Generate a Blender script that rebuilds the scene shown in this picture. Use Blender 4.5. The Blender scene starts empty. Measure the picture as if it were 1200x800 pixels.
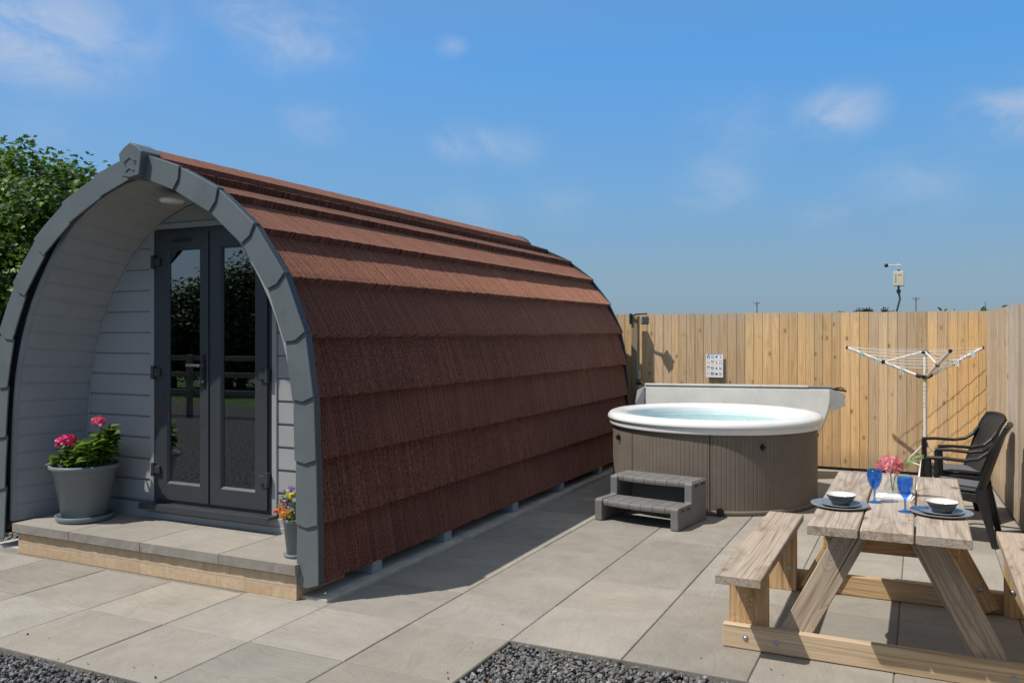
import bpy, math, random
import numpy as np
from mathutils import Vector, Matrix, noise as mnoise
R = math.radians
random.seed(7); rng = np.random.default_rng(7)
S = bpy.context.scene
COL = S.collection

# ------------------------------------------------------------------ helpers
def tag(o, label=None, cat=None, group=None, kind=None):
    if label: o['label'] = label
    if cat: o['category'] = cat
    if group: o['group'] = group
    if kind: o['kind'] = kind
    return o

def thing(name, label, cat, loc=(0, 0, 0), rz=0.0, group=None):
    o = bpy.data.objects.new(name, None); COL.objects.link(o)
    o.empty_display_size = .1
    o.location = loc; o.rotation_euler = (0, 0, rz)
    return tag(o, label, cat, group)

def copy_tree(o, parent=None):
    c = o.copy(); COL.objects.link(c)
    if parent: c.parent = parent
    for ch in list(o.children): copy_tree(ch, c)
    return c

def base_loc(o):
    v = Vector((0, 0, 0))
    while o is not None:
        v += Vector(o.location); o = o.parent
    return v

class MB:
    """collects shapes; build() links them as ONE mesh object"""
    def __init__(s): s.V = []; s.F = []; s.G = []; s.T = []; s.S = []; s.M = []; s.m = 0; s.tint = (1, 1, 1); s.sm = False
    def add(s, verts, faces, gc=None, tint=None, smooth=None):
        b = len(s.V); t = tint or s.tint
        for i, v in enumerate(verts):
            s.V.append(tuple(v)); s.G.append(tuple(gc[i]) if gc is not None else tuple(v)); s.T.append((t[0], t[1], t[2], 1))
        sm = s.sm if smooth is None else smooth
        for f in faces: s.F.append([b + i for i in f]); s.S.append(sm); s.M.append(s.m)
    def box(s, c, d, rz=0.0, tint=None):
        cx, cy, cz = c; hx, hy, hz = d[0]/2, d[1]/2, d[2]/2; ca, sa = math.cos(rz), math.sin(rz)
        vs = []
        for z in (-hz, hz):
            for x, y in ((-hx, -hy), (hx, -hy), (hx, hy), (-hx, hy)): vs.append((cx+x*ca-y*sa, cy+x*sa+y*ca, cz+z))
        s.add(vs, [(3, 2, 1, 0), (4, 5, 6, 7), (0, 1, 5, 4), (1, 2, 6, 5), (2, 3, 7, 6), (3, 0, 4, 7)], tint=tint)
    def bounds(s, x0, x1, y0, y1, z0, z1, tint=None): s.box(((x0+x1)/2, (y0+y1)/2, (z0+z1)/2), (x1-x0, y1-y0, z1-z0), tint=tint)
    def plank(s, a, b, w, t, side, bev=.004, tint=None, seg=6):
        """board from a to b; w measured along 'side', t across; grain coordinates run along it"""
        a = Vector(a); b = Vector(b); L = (b-a).length; d = (b-a).normalized(); sd = Vector(side); sd = (sd - d*sd.dot(d)).normalized(); n = d.cross(sd)
        off = Vector((random.uniform(0, 40), random.uniform(0, 40), random.uniform(0, 40)))
        cs = []; hw, ht = w/2, t/2
        for x, y in ((-hw+bev, -ht), (hw-bev, -ht), (hw, -ht+bev), (hw, ht-bev), (hw-bev, ht), (-hw+bev, ht), (-hw, ht-bev), (-hw, -ht+bev)): cs.append((x, y))
        vs = []; gs = []
        N = 3
        st = [(0, 1)] if False else [(0, .0), (bev, 1), (L-bev, 1), (L, .0)]
        for l, full in st:
            for x, y in cs:
                k = 1 if full else 1 - bev/ max(w, t) * 1.2
                ky = 1 if full else 1 - bev/t*1.2
                p = a + d*l + sd*(x*k) + n*(y*ky)
                vs.append(p); gs.append(off + Vector((l, x, y)))
        fs = []
        for i in range(len(st)-1):
            for j in range(8): fs.append((i*8+j, i*8+(j+1) % 8, (i+1)*8+(j+1) % 8, (i+1)*8+j))
        fs.append(tuple(range(7, -1, -1))); e = (len(st)-1)*8; fs.append(tuple(range(e, e+8)))
        s.add(vs, fs, gs, tint=tint)
    def tube(s, pts, r, n=8, cap=True, smooth=True, tint=None):
        pts = [Vector(p) for p in pts]; rs = r if isinstance(r, (list, tuple)) else [r]*len(pts)
        vs = []; fs = []; up = None
        for i, p in enumerate(pts):
            d = (pts[min(i+1, len(pts)-1)] - pts[max(i-1, 0)]).normalized()
            if up is None: up = d.orthogonal().normalized()
            up = (up - d*up.dot(d)).normalized(); w = d.cross(up)
            for k in range(n):
                a = 2*math.pi*k/n; vs.append(p + up*(rs[i]*math.cos(a)) + w*(rs[i]*math.sin(a)))
        for i in range(len(pts)-1):
            for k in range(n): fs.append((i*n+k, i*n+(k+1) % n, (i+1)*n+(k+1) % n, (i+1)*n+k))
        s.add(vs, fs, smooth=smooth, tint=tint)
        if cap:
            s.add(vs[:n], [tuple(range(n-1, -1, -1))], smooth=False, tint=tint); s.add(vs[-n:], [tuple(range(n))], smooth=False, tint=tint)
    def bar(s, pts, ws, hs, up=(0, 0, 1), c=.25):
        """flat bar swept along pts: width ws across, height hs along up"""
        pts = [Vector(p) for p in pts]; n = len(pts)
        ws = ws if isinstance(ws, (list, tuple)) else [ws]*n; hs = hs if isinstance(hs, (list, tuple)) else [hs]*n
        vs = []; fs = []; gs = []; L = 0
        for i, p in enumerate(pts):
            d = (pts[min(i+1, n-1)] - pts[max(i-1, 0)]).normalized(); u = Vector(up); u = (u - d*u.dot(d)).normalized(); w = d.cross(u)
            if i: L += (p-pts[i-1]).length
            hw, hh = ws[i]/2, hs[i]/2; b = min(hw, hh)*c*2
            for x, y in ((-hw+b, -hh), (hw-b, -hh), (hw, -hh+b), (hw, hh-b), (hw-b, hh), (-hw+b, hh), (-hw, hh-b), (-hw, -hh+b)):
                vs.append(p + w*x + u*y); gs.append((L, x, y))
        for i in range(n-1):
            for j in range(8): fs.append((i*8+j, i*8+(j+1) % 8, (i+1)*8+(j+1) % 8, (i+1)*8+j))
        fs.append(tuple(range(7, -1, -1))); fs.append(tuple(range((n-1)*8, n*8)))
        s.add(vs, fs, gs, smooth=False)
    def lathe(s, prof, c=(0, 0, 0), n=48, smooth=True, tint=None):
        vs = []; fs = []; m = len(prof)
        for k in range(n):
            a = 2*math.pi*k/n
            for r, z in prof: vs.append((c[0]+r*math.cos(a), c[1]+r*math.sin(a), c[2]+z))
        for k in range(n):
            for i in range(m-1): fs.append((k*m+i, ((k+1) % n)*m+i, ((k+1) % n)*m+i+1, k*m+i+1))
        s.add(vs, fs, smooth=smooth, tint=tint)
    def prism(s, poly, f0, f1, tint=None):
        """closed polygon extruded between the point maps f0 and f1"""
        n = len(poly); vs = [f0(p) for p in poly] + [f1(p) for p in poly]
        fs = [tuple(range(n-1, -1, -1)), tuple(range(n, 2*n))] + [(i, (i+1) % n, n+(i+1) % n, n+i) for i in range(n)]
        s.add(vs, fs, tint=tint)
    def blob(s, c, r, rough=.15, n=8, seed=0, tint=None):
        vs = []; fs = []; r = r if isinstance(r, (tuple, list)) else (r, r, r)
        for i in range(n+1):
            th = math.pi*i/n
            for j in range(2*n):
                ph = math.pi*j/n; d = Vector((math.sin(th)*math.cos(ph), math.sin(th)*math.sin(ph), math.cos(th)))
                k = 1 + rough*mnoise.noise(d*1.7 + Vector((seed*3.1, 0, 0)))
                vs.append((c[0]+d.x*r[0]*k, c[1]+d.y*r[1]*k, c[2]+d.z*r[2]*k))
        for i in range(n):
            for j in range(2*n): fs.append((i*2*n+j, (i+1)*2*n+j, (i+1)*2*n+(j+1) % (2*n), i*2*n+(j+1) % (2*n)))
        s.add(vs, fs, smooth=True, tint=tint)
    def build(s, name, mat, parent=None, world=True, loc=None, bevel=0, smooth_angle=None):
        me = bpy.data.meshes.new(name)
        off = base_loc(parent) if (parent is not None and world) else Vector((0, 0, 0))
        me.from_pydata([(v[0]-off.x, v[1]-off.y, v[2]-off.z) for v in s.V], [], s.F)
        for m in (mat if isinstance(mat, (list, tuple)) else [mat]): me.materials.append(m)
        me.polygons.foreach_set('use_smooth', s.S); me.polygons.foreach_set('material_index', s.M)
        a = me.attributes.new('gc', 'FLOAT_VECTOR', 'POINT'); a.data.foreach_set('vector', np.array(s.G, dtype=np.float32).ravel())
        a = me.attributes.new('tint', 'FLOAT_COLOR', 'POINT'); a.data.foreach_set('color', np.array(s.T, dtype=np.float32).ravel())
        me.validate(); me.update()
        o = bpy.data.objects.new(name, me); COL.objects.link(o)
        if parent is not None: o.parent = parent
        if loc: o.location = loc
        if bevel:
            b = o.modifiers.new('bevel', 'BEVEL'); b.width = bevel; b.segments = 2; b.limit_method = 'ANGLE'; b.angle_limit = R(40)
        return o

def scatter(name, tv, tf, pos, rot, scl, tint, mat, parent=None, smooth=False):
    """N copies of a small template shape merged into ONE mesh (leaves of a crown, stones of a gravel bed)"""
    tv = np.array(tv, dtype=np.float32); N = len(pos); n = len(tv)
    scl = np.asarray(scl, dtype=np.float32)
    if scl.ndim == 1: scl = np.repeat(scl[:, None], 3, 1)
    v = tv[None]*scl[:, None, :]
    v = np.einsum('nij,nkj->nki', rot, v) + pos[:, None, :]
    if parent is not None: v = v - np.array(base_loc(parent), dtype=np.float32)
    v = v.reshape(-1, 3).astype(np.float32)
    lens = np.array([len(f) for f in tf]); flat = np.concatenate([np.array(f) for f in tf])
    loops = (flat[None] + (np.arange(N)*n)[:, None]).ravel().astype(np.int32)
    tot = np.tile(lens, N).astype(np.int32); start = np.concatenate([[0], np.cumsum(tot)[:-1]]).astype(np.int32)
    me = bpy.data.meshes.new(name); me.vertices.add(len(v)); me.vertices.foreach_set('co', v.ravel())
    me.loops.add(len(loops)); me.loops.foreach_set('vertex_index', loops)
    me.polygons.add(len(tot)); me.polygons.foreach_set('loop_start', start)
    me.polygons.foreach_set('use_smooth', np.full(len(tot), smooth))
    me.update(calc_edges=True)
    t = np.ones((N, 4), dtype=np.float32); t[:, :3] = tint
    a = me.attributes.new('tint', 'FLOAT_COLOR', 'POINT'); a.data.foreach_set('color', np.repeat(t, n, 0).ravel())
    me.materials.append(mat); me.validate()
    o = bpy.data.objects.new(name, me); COL.objects.link(o)
    if parent is not None: o.parent = parent
    return o

def rand_rot(N, up_bias=0.0, r=rng):
    """random orientations; up_bias pulls the local z axis towards world up"""
    z = r.normal(size=(N, 3)); z[:, 2] += up_bias; z /= np.linalg.norm(z, axis=1)[:, None]
    x = r.normal(size=(N, 3)); x -= z*(x*z).sum(1)[:, None]; x /= np.linalg.norm(x, axis=1)[:, None]
    y = np.cross(z, x)
    return np.stack([x, y, z], axis=2)

# ------------------------------------------------------------------ materials
def newmat(name):
    m = bpy.data.materials.new(name); m.use_nodes = True; nt = m.node_tree; nt.nodes.clear()
    out = nt.nodes.new('ShaderNodeOutputMaterial'); return m, nt, out
class NT:
    def __init__(s, nt): s.nt = nt
    def n(s, t, **kw):
        nd = s.nt.nodes.new(t)
        for k, v in kw.items(): setattr(nd, k, v)
        return nd
    def l(s, a, b): s.nt.links.new(a, b)
    def val(s, sock, v):
        if hasattr(v, 'is_output') or isinstance(v, bpy.types.NodeSocket): s.l(v, sock)
        else: sock.default_value = v
    def attr(s, name, out='Vector'): nd = s.n('ShaderNodeAttribute'); nd.attribute_name = name; return nd.outputs[out]
    def objc(s): return s.n('ShaderNodeTexCoord').outputs['Object']
    def mapp(s, vec, scale=(1, 1, 1), loc=(0, 0, 0), rot=(0, 0, 0)):
        nd = s.n('ShaderNodeMapping'); s.l(vec, nd.inputs['Vector']); nd.inputs['Scale'].default_value = scale; nd.inputs['Location'].default_value = loc; nd.inputs['Rotation'].default_value = rot; return nd.outputs[0]
    def noise(s, vec, scale=5, detail=3, rough=.5, dist=0, out=0):
        nd = s.n('ShaderNodeTexNoise'); s.l(vec, nd.inputs['Vector']); nd.inputs['Scale'].default_value = scale; nd.inputs['Detail'].default_value = detail; nd.inputs['Roughness'].default_value = rough; nd.inputs['Distortion'].default_value = dist; return nd.outputs[out]
    def vor(s, vec, scale=5, feature='F1', out='Distance'):
        nd = s.n('ShaderNodeTexVoronoi', feature=feature); s.l(vec, nd.inputs['Vector']); nd.inputs['Scale'].default_value = scale; return nd.outputs[out]
    def math(s, op, a, b=0.0, c=0.0, clamp=False):
        nd = s.n('ShaderNodeMath', operation=op); nd.use_clamp = clamp; s.val(nd.inputs[0], a); s.val(nd.inputs[1], b)
        s.val(nd.inputs[2], c); return nd.outputs[0]
    def vmath(s, op, a, b=(0, 0, 0)):
        nd = s.n('ShaderNodeVectorMath', operation=op); s.val(nd.inputs[0], a); s.val(nd.inputs[1], b); return nd.outputs['Value'] if op in ('DOT_PRODUCT', 'LENGTH') else nd.outputs[0]
    def rng(s, v, a, b, c=0.0, d=1.0, smooth=True):
        nd = s.n('ShaderNodeMapRange'); nd.interpolation_type = 'SMOOTHSTEP' if smooth else 'LINEAR'; s.val(nd.inputs[0], v)
        for i, x in enumerate((a, b, c, d)): nd.inputs[i+1].default_value = x
        return nd.outputs[0]
    def ramp(s, f, stops):
        nd = s.n('ShaderNodeValToRGB'); s.l(f, nd.inputs[0]); e = nd.color_ramp.elements
        while len(e) < len(stops): e.new(.5)
        for i, (p, c) in enumerate(stops): e[i].position = p; e[i].color = (*c, 1) if len(c) == 3 else c
        return nd.outputs[0]
    def mix(s, f, a, b, mode='MIX'):
        nd = s.n('ShaderNodeMix', data_type='RGBA', blend_type=mode); s.val(nd.inputs[0], f)
        for i, v in ((6, a), (7, b)):
            if isinstance(v, tuple): nd.inputs[i].default_value = (*v, 1) if len(v) == 3 else v
            else: s.l(v, nd.inputs[i])
        return nd.outputs[2]
    def bump(s, h, strength=.3, dist=.01, normal=None):
        nd = s.n('ShaderNodeBump'); s.l(h, nd.inputs['Height']); nd.inputs['Strength'].default_value = strength; nd.inputs['Distance'].default_value = dist
        if normal is not None: s.l(normal, nd.inputs['Normal'])
        return nd.outputs[0]
    def bsdf(s, col, rough=.6, spec=.5, metal=0.0, normal=None, coat=0):
        nd = s.n('ShaderNodeBsdfPrincipled')
        if isinstance(col, tuple): nd.inputs['Base Color'].default_value = (*col, 1)
        else: s.l(col, nd.inputs['Base Color'])
        s.val(nd.inputs['Roughness'], rough); nd.inputs['Specular IOR Level'].default_value = spec; nd.inputs['Metallic'].default_value = metal
        nd.inputs['Coat Weight'].default_value = coat
        if normal is not None: s.l(normal, nd.inputs['Normal'])
        return nd.outputs[0]

def paint(name, col, rough=.45, spec=.4, var=.12, scale=6, bump=.05, metal=0.0, fine=90, dirt=0.0):
    m, nt, out = newmat(name); g = NT(nt); o = g.objc()
    n1 = g.noise(o, scale, 5, .6); n2 = g.noise(o, fine, 2, .5)
    dark = tuple(c*(1-var) for c in col); lite = tuple(min(1, c*(1+var)) for c in col)
    c = g.ramp(n1, [(.3, dark), (.7, lite)])
    if dirt:
        d = g.rng(g.noise(g.mapp(o, (2.5, 2.5, .8)), 3, 6, .65), .52, .72); c = g.mix(g.math('MULTIPLY', d, dirt), c, tuple(x*.55+.03 for x in col))
    r = g.rng(n1, .2, .8, rough*.85, rough*1.15)
    g.l(g.bsdf(c, r, spec, metal, g.bump(n2, bump, .004)), out.inputs[0]); return m

def wood(name, pale, mid, dark, knot=(.16, .08, .035), weather=(.42, .37, .31), wamt=.3, rough=.75, bump=.35, knots=1.0, scale=1.0, ringamt=1.0, kt=1.0, crack=.45, damp=False, blot=0.0):
    m, nt, out = newmat(name); g = NT(nt); v = g.attr('gc')
    vd = g.vor(g.mapp(v, (.55, 1, 1)), 5.2*scale)
    near = g.rng(vd, .0, .34, 1, 0)
    warp = g.noise(g.mapp(v, (.9, 6, 6)), 1.0, 3, .5)
    fine = g.noise(g.mapp(v, (3.0, 150, 150)), 1.0, 3, .6)
    med = g.noise(g.mapp(v, (1.5, 64, 64)), 1.0, 5, .66, .2)
    warp2 = g.noise(g.mapp(v, (.30, 4.2, 4.2)), 1.0, 2, .5)
    ring = g.math('SINE', g.math('MULTIPLY', g.math('ADD', g.math('MULTIPLY', warp2, 2.2), g.math('MULTIPLY', near, .55)), 62.0))
    ring = g.math('POWER', g.math('MULTIPLY', g.math('ADD', ring, 1.0), .5), 2.5)
    f = g.math('ADD', g.math('MULTIPLY', med, .60), g.math('MULTIPLY', fine, .30))
    f = g.math('SUBTRACT', g.math('ADD', f, .05), g.math('MULTIPLY', g.math('MULTIPLY', ring, warp), .26*ringamt))
    c = g.ramp(f, [(.30, dark), (.46, mid), (.64, pale)])
    w = g.rng(g.noise(g.mapp(v, (1.3, 5, 5), loc=(9, 3, 1)), 1.0, 4, .6), .42, .68)
    c = g.mix(g.math('MULTIPLY', w, wamt), c, weather)
    c = g.mix(1.0, c, g.attr('tint', 'Color'), 'MULTIPLY')
    k = g.rng(vd, .06*kt, .115*kt, knots, 0); kr = g.rng(vd, .09*kt, .21*kt, .45*knots, 0)
    c = g.mix(kr, c, tuple(x*.72 for x in mid)); c = g.mix(g.math('MULTIPLY', k, .85), c, knot)
    crk = g.rng(g.noise(g.mapp(v, (.8, 95, 95), loc=(5, 2, 7)), 1.0, 2, .5), .665, .70)
    c = g.mix(g.math('MULTIPLY', crk, crack), c, tuple(x*.35 for x in dark))
    if blot:
        bl = g.rng(g.noise(g.mapp(v, (2.2, 6, 6), loc=(3, 8, 2)), 1.0, 6, .7, .8), .50, .66, 0, blot); c = g.mix(bl, c, (.20, .135, .085))
    if damp:
        ez = g.n('ShaderNodeSeparateXYZ'); g.l(g.objc(), ez.inputs[0]); dz = g.math('ADD', ez.outputs[2], g.math('MULTIPLY', g.noise(g.mapp(v, (2, 9, 9)), 1.0, 3, .6), .35))
        c = g.mix(g.rng(dz, .20, .48, .45, 0), c, (.16, .125, .085)); c = g.mix(g.rng(dz, 1.83, 2.02, 0, .35), c, (.42, .37, .30))
    h = g.math('ADD', g.math('MULTIPLY', med, .6), g.math('MULTIPLY', fine, .5))
    g.l(g.bsdf(c, rough, .25, 0, g.bump(h, bump, .004)), out.inputs[0]); return m

def leafmat(name, col=(1, 1, 1), trans=.35, rough=.5):
    m, nt, out = newmat(name); g = NT(nt)
    c = g.mix(1.0, g.attr('tint', 'Color'), col, 'MULTIPLY')
    b = g.bsdf(c, rough, .4)
    t = g.n('ShaderNodeBsdfTranslucent'); g.l(g.mix(1.0, c, (1.3, 1.35, .55), 'MULTIPLY'), t.inputs[0])
    mx = g.n('ShaderNodeMixShader'); mx.inputs[0].default_value = trans; g.l(b, mx.inputs[1]); g.l(t.outputs[0], mx.inputs[2]); g.l(mx.outputs[0], out.inputs[0]); return m

def m_roof():
    m, nt, out = newmat('stone_coated_tile'); g = NT(nt); v = g.attr('gc')     # gc = (y, slope, course)
    gran = g.noise(v, 190, 3, .75); big = g.noise(g.mapp(v, (1.2, 2.5, 7)), 1.3, 4, .6)
    strk = g.noise(g.mapp(v, (28, 1.2, 9)), 1.0, 3, .6)
    chip = g.noise(v, 75, 2, .8); gran2 = g.math('ADD', g.math('MULTIPLY', gran, .45), g.math('MULTIPLY', chip, .55))
    c = g.ramp(gran2, [(.36, (.022, .0088, .0070)), (.5, (.116, .043, .030)), (.64, (.35, .137, .094))])
    c = g.mix(g.rng(strk, .38, .62, .32, 0), c, (.035, .016, .013))
    c = g.mix(g.rng(big, .45, .8, 0, .28), c, (.25, .105, .075))
    c = g.mix(1.0, c, g.attr('tint', 'Color'), 'MULTIPLY')
    b = g.bsdf(c, .9, .12, 0, g.bump(gran, .55, .004)); nd = b.node; nd.inputs['Diffuse Roughness'].default_value = 1.0; nd.inputs['Sheen Weight'].default_value = .62; nd.inputs['Sheen Roughness'].default_value = .40; nd.inputs['Sheen Tint'].default_value = (1.0, .49, .32, 1)
    g.l(b, out.inputs[0]); return m

def m_slab():
    m, nt, out = newmat('riven_paving'); g = NT(nt); v = g.attr('gc')
    a = g.noise(v, 2.6, 8, .68, .6); b = g.noise(g.mapp(v, (1.0, 3.2, 1)), 3.0, 8, .62, 1.3); f = g.noise(v, 120, 3, .6)
    c = g.ramp(a, [(.3, (.262, .237, .200)), (.52, (.318, .289, .244)), (.75, (.372, .338, .286))])
    c = g.mix(1.0, c, g.attr('tint', 'Color'), 'MULTIPLY')
    st = g.rng(g.noise(v, 1.5, 9, .74, .6), .52, .72, 0, .32); c = g.mix(st, c, (.20, .185, .165))
    rust = g.rng(g.noise(v, 2.7, 4, .6, 1.0), .62, .76, 0, .25); c = g.mix(rust, c, (.40, .30, .20))
    c = g.mix(g.rng(f, .3, .75, .22, 0), c, (.17, .155, .14))
    spk = g.rng(g.vor(v, 46), .03, .08, .5, 0); c = g.mix(g.math('MULTIPLY', spk, .5), c, (.14, .13, .12))
    h = g.math('ADD', g.math('MULTIPLY', b, 1.0), g.math('MULTIPLY', f, .12))
    g.l(g.bsdf(c, .82, .25, 0, g.bump(h, .85, .012)), out.inputs[0]); return m

def m_noise(name, stops, scale=8, detail=6, rough=.85, bump=.4, dist=.01, fine=None):
    m, nt, out = newmat(name); g = NT(nt); o = g.objc(); n = g.noise(o, scale, detail, .65)
    c = g.ramp(n, stops); c = g.mix(1.0, c, g.attr('tint', 'Color'), 'MULTIPLY') if fine == 'tint' else c
    g.l(g.bsdf(c, rough, .25, 0, g.bump(n, bump, dist)), out.inputs[0]); return m

def m_brick():
    m, nt, out = newmat('buff_brick'); g = NT(nt); v = g.attr('gc')
    b = g.n('ShaderNodeTexBrick'); g.l(v, b.inputs['Vector']); b.inputs['Scale'].default_value = 1; b.offset = .5
    b.inputs['Brick Width'].default_value = .225; b.inputs['Row Height'].default_value = .0755; b.inputs['Mortar Size'].default_value = .005; b.inputs['Mortar Smooth'].default_value = .2
    b.inputs['Color1'].default_value = (.50, .36, .22, 1); b.inputs['Color2'].default_value = (.60, .46, .31, 1); b.inputs['Mortar'].default_value = (.47, .42, .35, 1)
    n = g.noise(v, 24, 5, .65); c = g.mix(g.rng(n, .3, .7, .45, 0), b.outputs[0], (.36, .23, .12))
    h = g.math('SUBTRACT', g.math('MULTIPLY', n, .4), g.math('MULTIPLY', b.outputs['Fac'], 1.0))
    g.l(g.bsdf(c, .88, .2, 0, g.bump(h, .7, .006)), out.inputs[0]); return m

def m_weave():
    m, nt, out = newmat('black_woven_plastic'); g = NT(nt); v = g.attr('gc')
    w = g.n('ShaderNodeTexBrick'); g.l(v, w.inputs['Vector']); w.inputs['Scale'].default_value = 1; w.inputs['Brick Width'].default_value = .030; w.inputs['Row Height'].default_value = .011; w.inputs['Mortar Size'].default_value = .0016; w.inputs['Mortar Smooth'].default_value = 1.0
    n = g.noise(v, 30, 3, .6); c = g.ramp(n, [(.3, (.014, .014, .015)), (.7, (.026, .026, .027))])
    h = g.math('SUBTRACT', g.math('MULTIPLY', n, .15), w.outputs['Fac'])
    g.l(g.bsdf(c, .42, .45, 0, g.bump(h, .8, .004)), out.inputs[0]); return m

def m_glass_pane():
    m, nt, out = newmat('double_glazing'); g = NT(nt)
    n = g.noise(g.objc(), 1.6, 2, .5)
    gl = g.n('ShaderNodeBsdfGlossy'); gl.inputs['Roughness'].default_value = .004; gl.inputs['Color'].default_value = (.92, .96, 1, 1); g.l(g.bump(n, .02, .01), gl.inputs['Normal'])
    tr = g.n('ShaderNodeBsdfTransparent'); tr.inputs[0].default_value = (.62, .66, .66, 1)
    lw = g.n('ShaderNodeLayerWeight'); lw.inputs[0].default_value = .5
    f = g.math('MINIMUM', g.math('ADD', g.math('MULTIPLY', g.math('POWER', lw.outputs['Facing'], 4.0), .85), .17), 1.0)
    mx = g.n('ShaderNodeMixShader'); g.l(f, mx.inputs[0]); g.l(tr.outputs[0], mx.inputs[1]); g.l(gl.outputs[0], mx.inputs[2]); g.l(mx.outputs[0], out.inputs[0]); return m

def m_tintglass(name, col, diff, fd=.25, fg=1.0, rough=.02):
    m, nt, out = newmat(name); g = NT(nt)
    tr = g.n('ShaderNodeBsdfTransparent'); tr.inputs[0].default_value = (*col, 1)
    d = g.n('ShaderNodeBsdfDiffuse'); d.inputs[0].default_value = (*diff, 1)
    t = g.n('ShaderNodeBsdfTranslucent'); t.inputs[0].default_value = (*diff, 1)
    m0 = g.n('ShaderNodeMixShader'); m0.inputs[0].default_value = .5; g.l(d.outputs[0], m0.inputs[1]); g.l(t.outputs[0], m0.inputs[2])
    m1 = g.n('ShaderNodeMixShader'); m1.inputs[0].default_value = fd; g.l(tr.outputs[0], m1.inputs[1]); g.l(m0.outputs[0], m1.inputs[2])
    gl = g.n('ShaderNodeBsdfGlossy'); gl.inputs['Roughness'].default_value = rough
    lw = g.n('ShaderNodeLayerWeight'); lw.inputs[0].default_value = .5; fr_ = g.math('ADD', g.math('MULTIPLY', g.math('POWER', lw.outputs['Facing'], 4.0), .6), .04)
    m2 = g.n('ShaderNodeMixShader'); g.l(g.math('MULTIPLY', fr_, fg), m2.inputs[0]); g.l(m1.outputs[0], m2.inputs[1]); g.l(gl.outputs[0], m2.inputs[2]); g.l(m2.outputs[0], out.inputs[0]); return m

def m_water():
    m, nt, out = newmat('tub_water'); g = NT(nt); o = g.objc()
    n = g.noise(o, 5, 4, .55, .6); nm = g.bump(n, .55, .03)
    tr = g.n('ShaderNodeBsdfTransparent'); tr.inputs[0].default_value = (.64, .87, .89, 1)
    d = g.n('ShaderNodeBsdfDiffuse'); d.inputs[0].default_value = (.50, .72, .75, 1); g.l(nm, d.inputs['Normal'])
    m1 = g.n('ShaderNodeMixShader'); g.l(g.rng(n, .35, .7, .12, .42), m1.inputs[0]); g.l(tr.outputs[0], m1.inputs[1]); g.l(d.outputs[0], m1.inputs[2])
    gl = g.n('ShaderNodeBsdfGlossy'); gl.inputs['Roughness'].default_value = .06; g.l(nm, gl.inputs['Normal'])
    fr = g.n('ShaderNodeFresnel'); fr.inputs['IOR'].default_value = 1.33; g.l(nm, fr.inputs['Normal'])
    m2 = g.n('ShaderNodeMixShader'); g.l(fr.outputs[0], m2.inputs[0]); g.l(m1.outputs[0], m2.inputs[1]); g.l(gl.outputs[0], m2.inputs[2]); g.l(m2.outputs[0], out.inputs[0]); return m

def m_tint(name, rough=.6, spec=.3):
    m, nt, out = newmat(name); g = NT(nt); n = g.noise(g.objc(), 60, 2, .5)
    c = g.mix(g.rng(n, .3, .7, .12, 0), g.attr('tint', 'Color'), (.02, .02, .02)); g.l(g.bsdf(c, rough, spec), out.inputs[0]); return m

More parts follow.
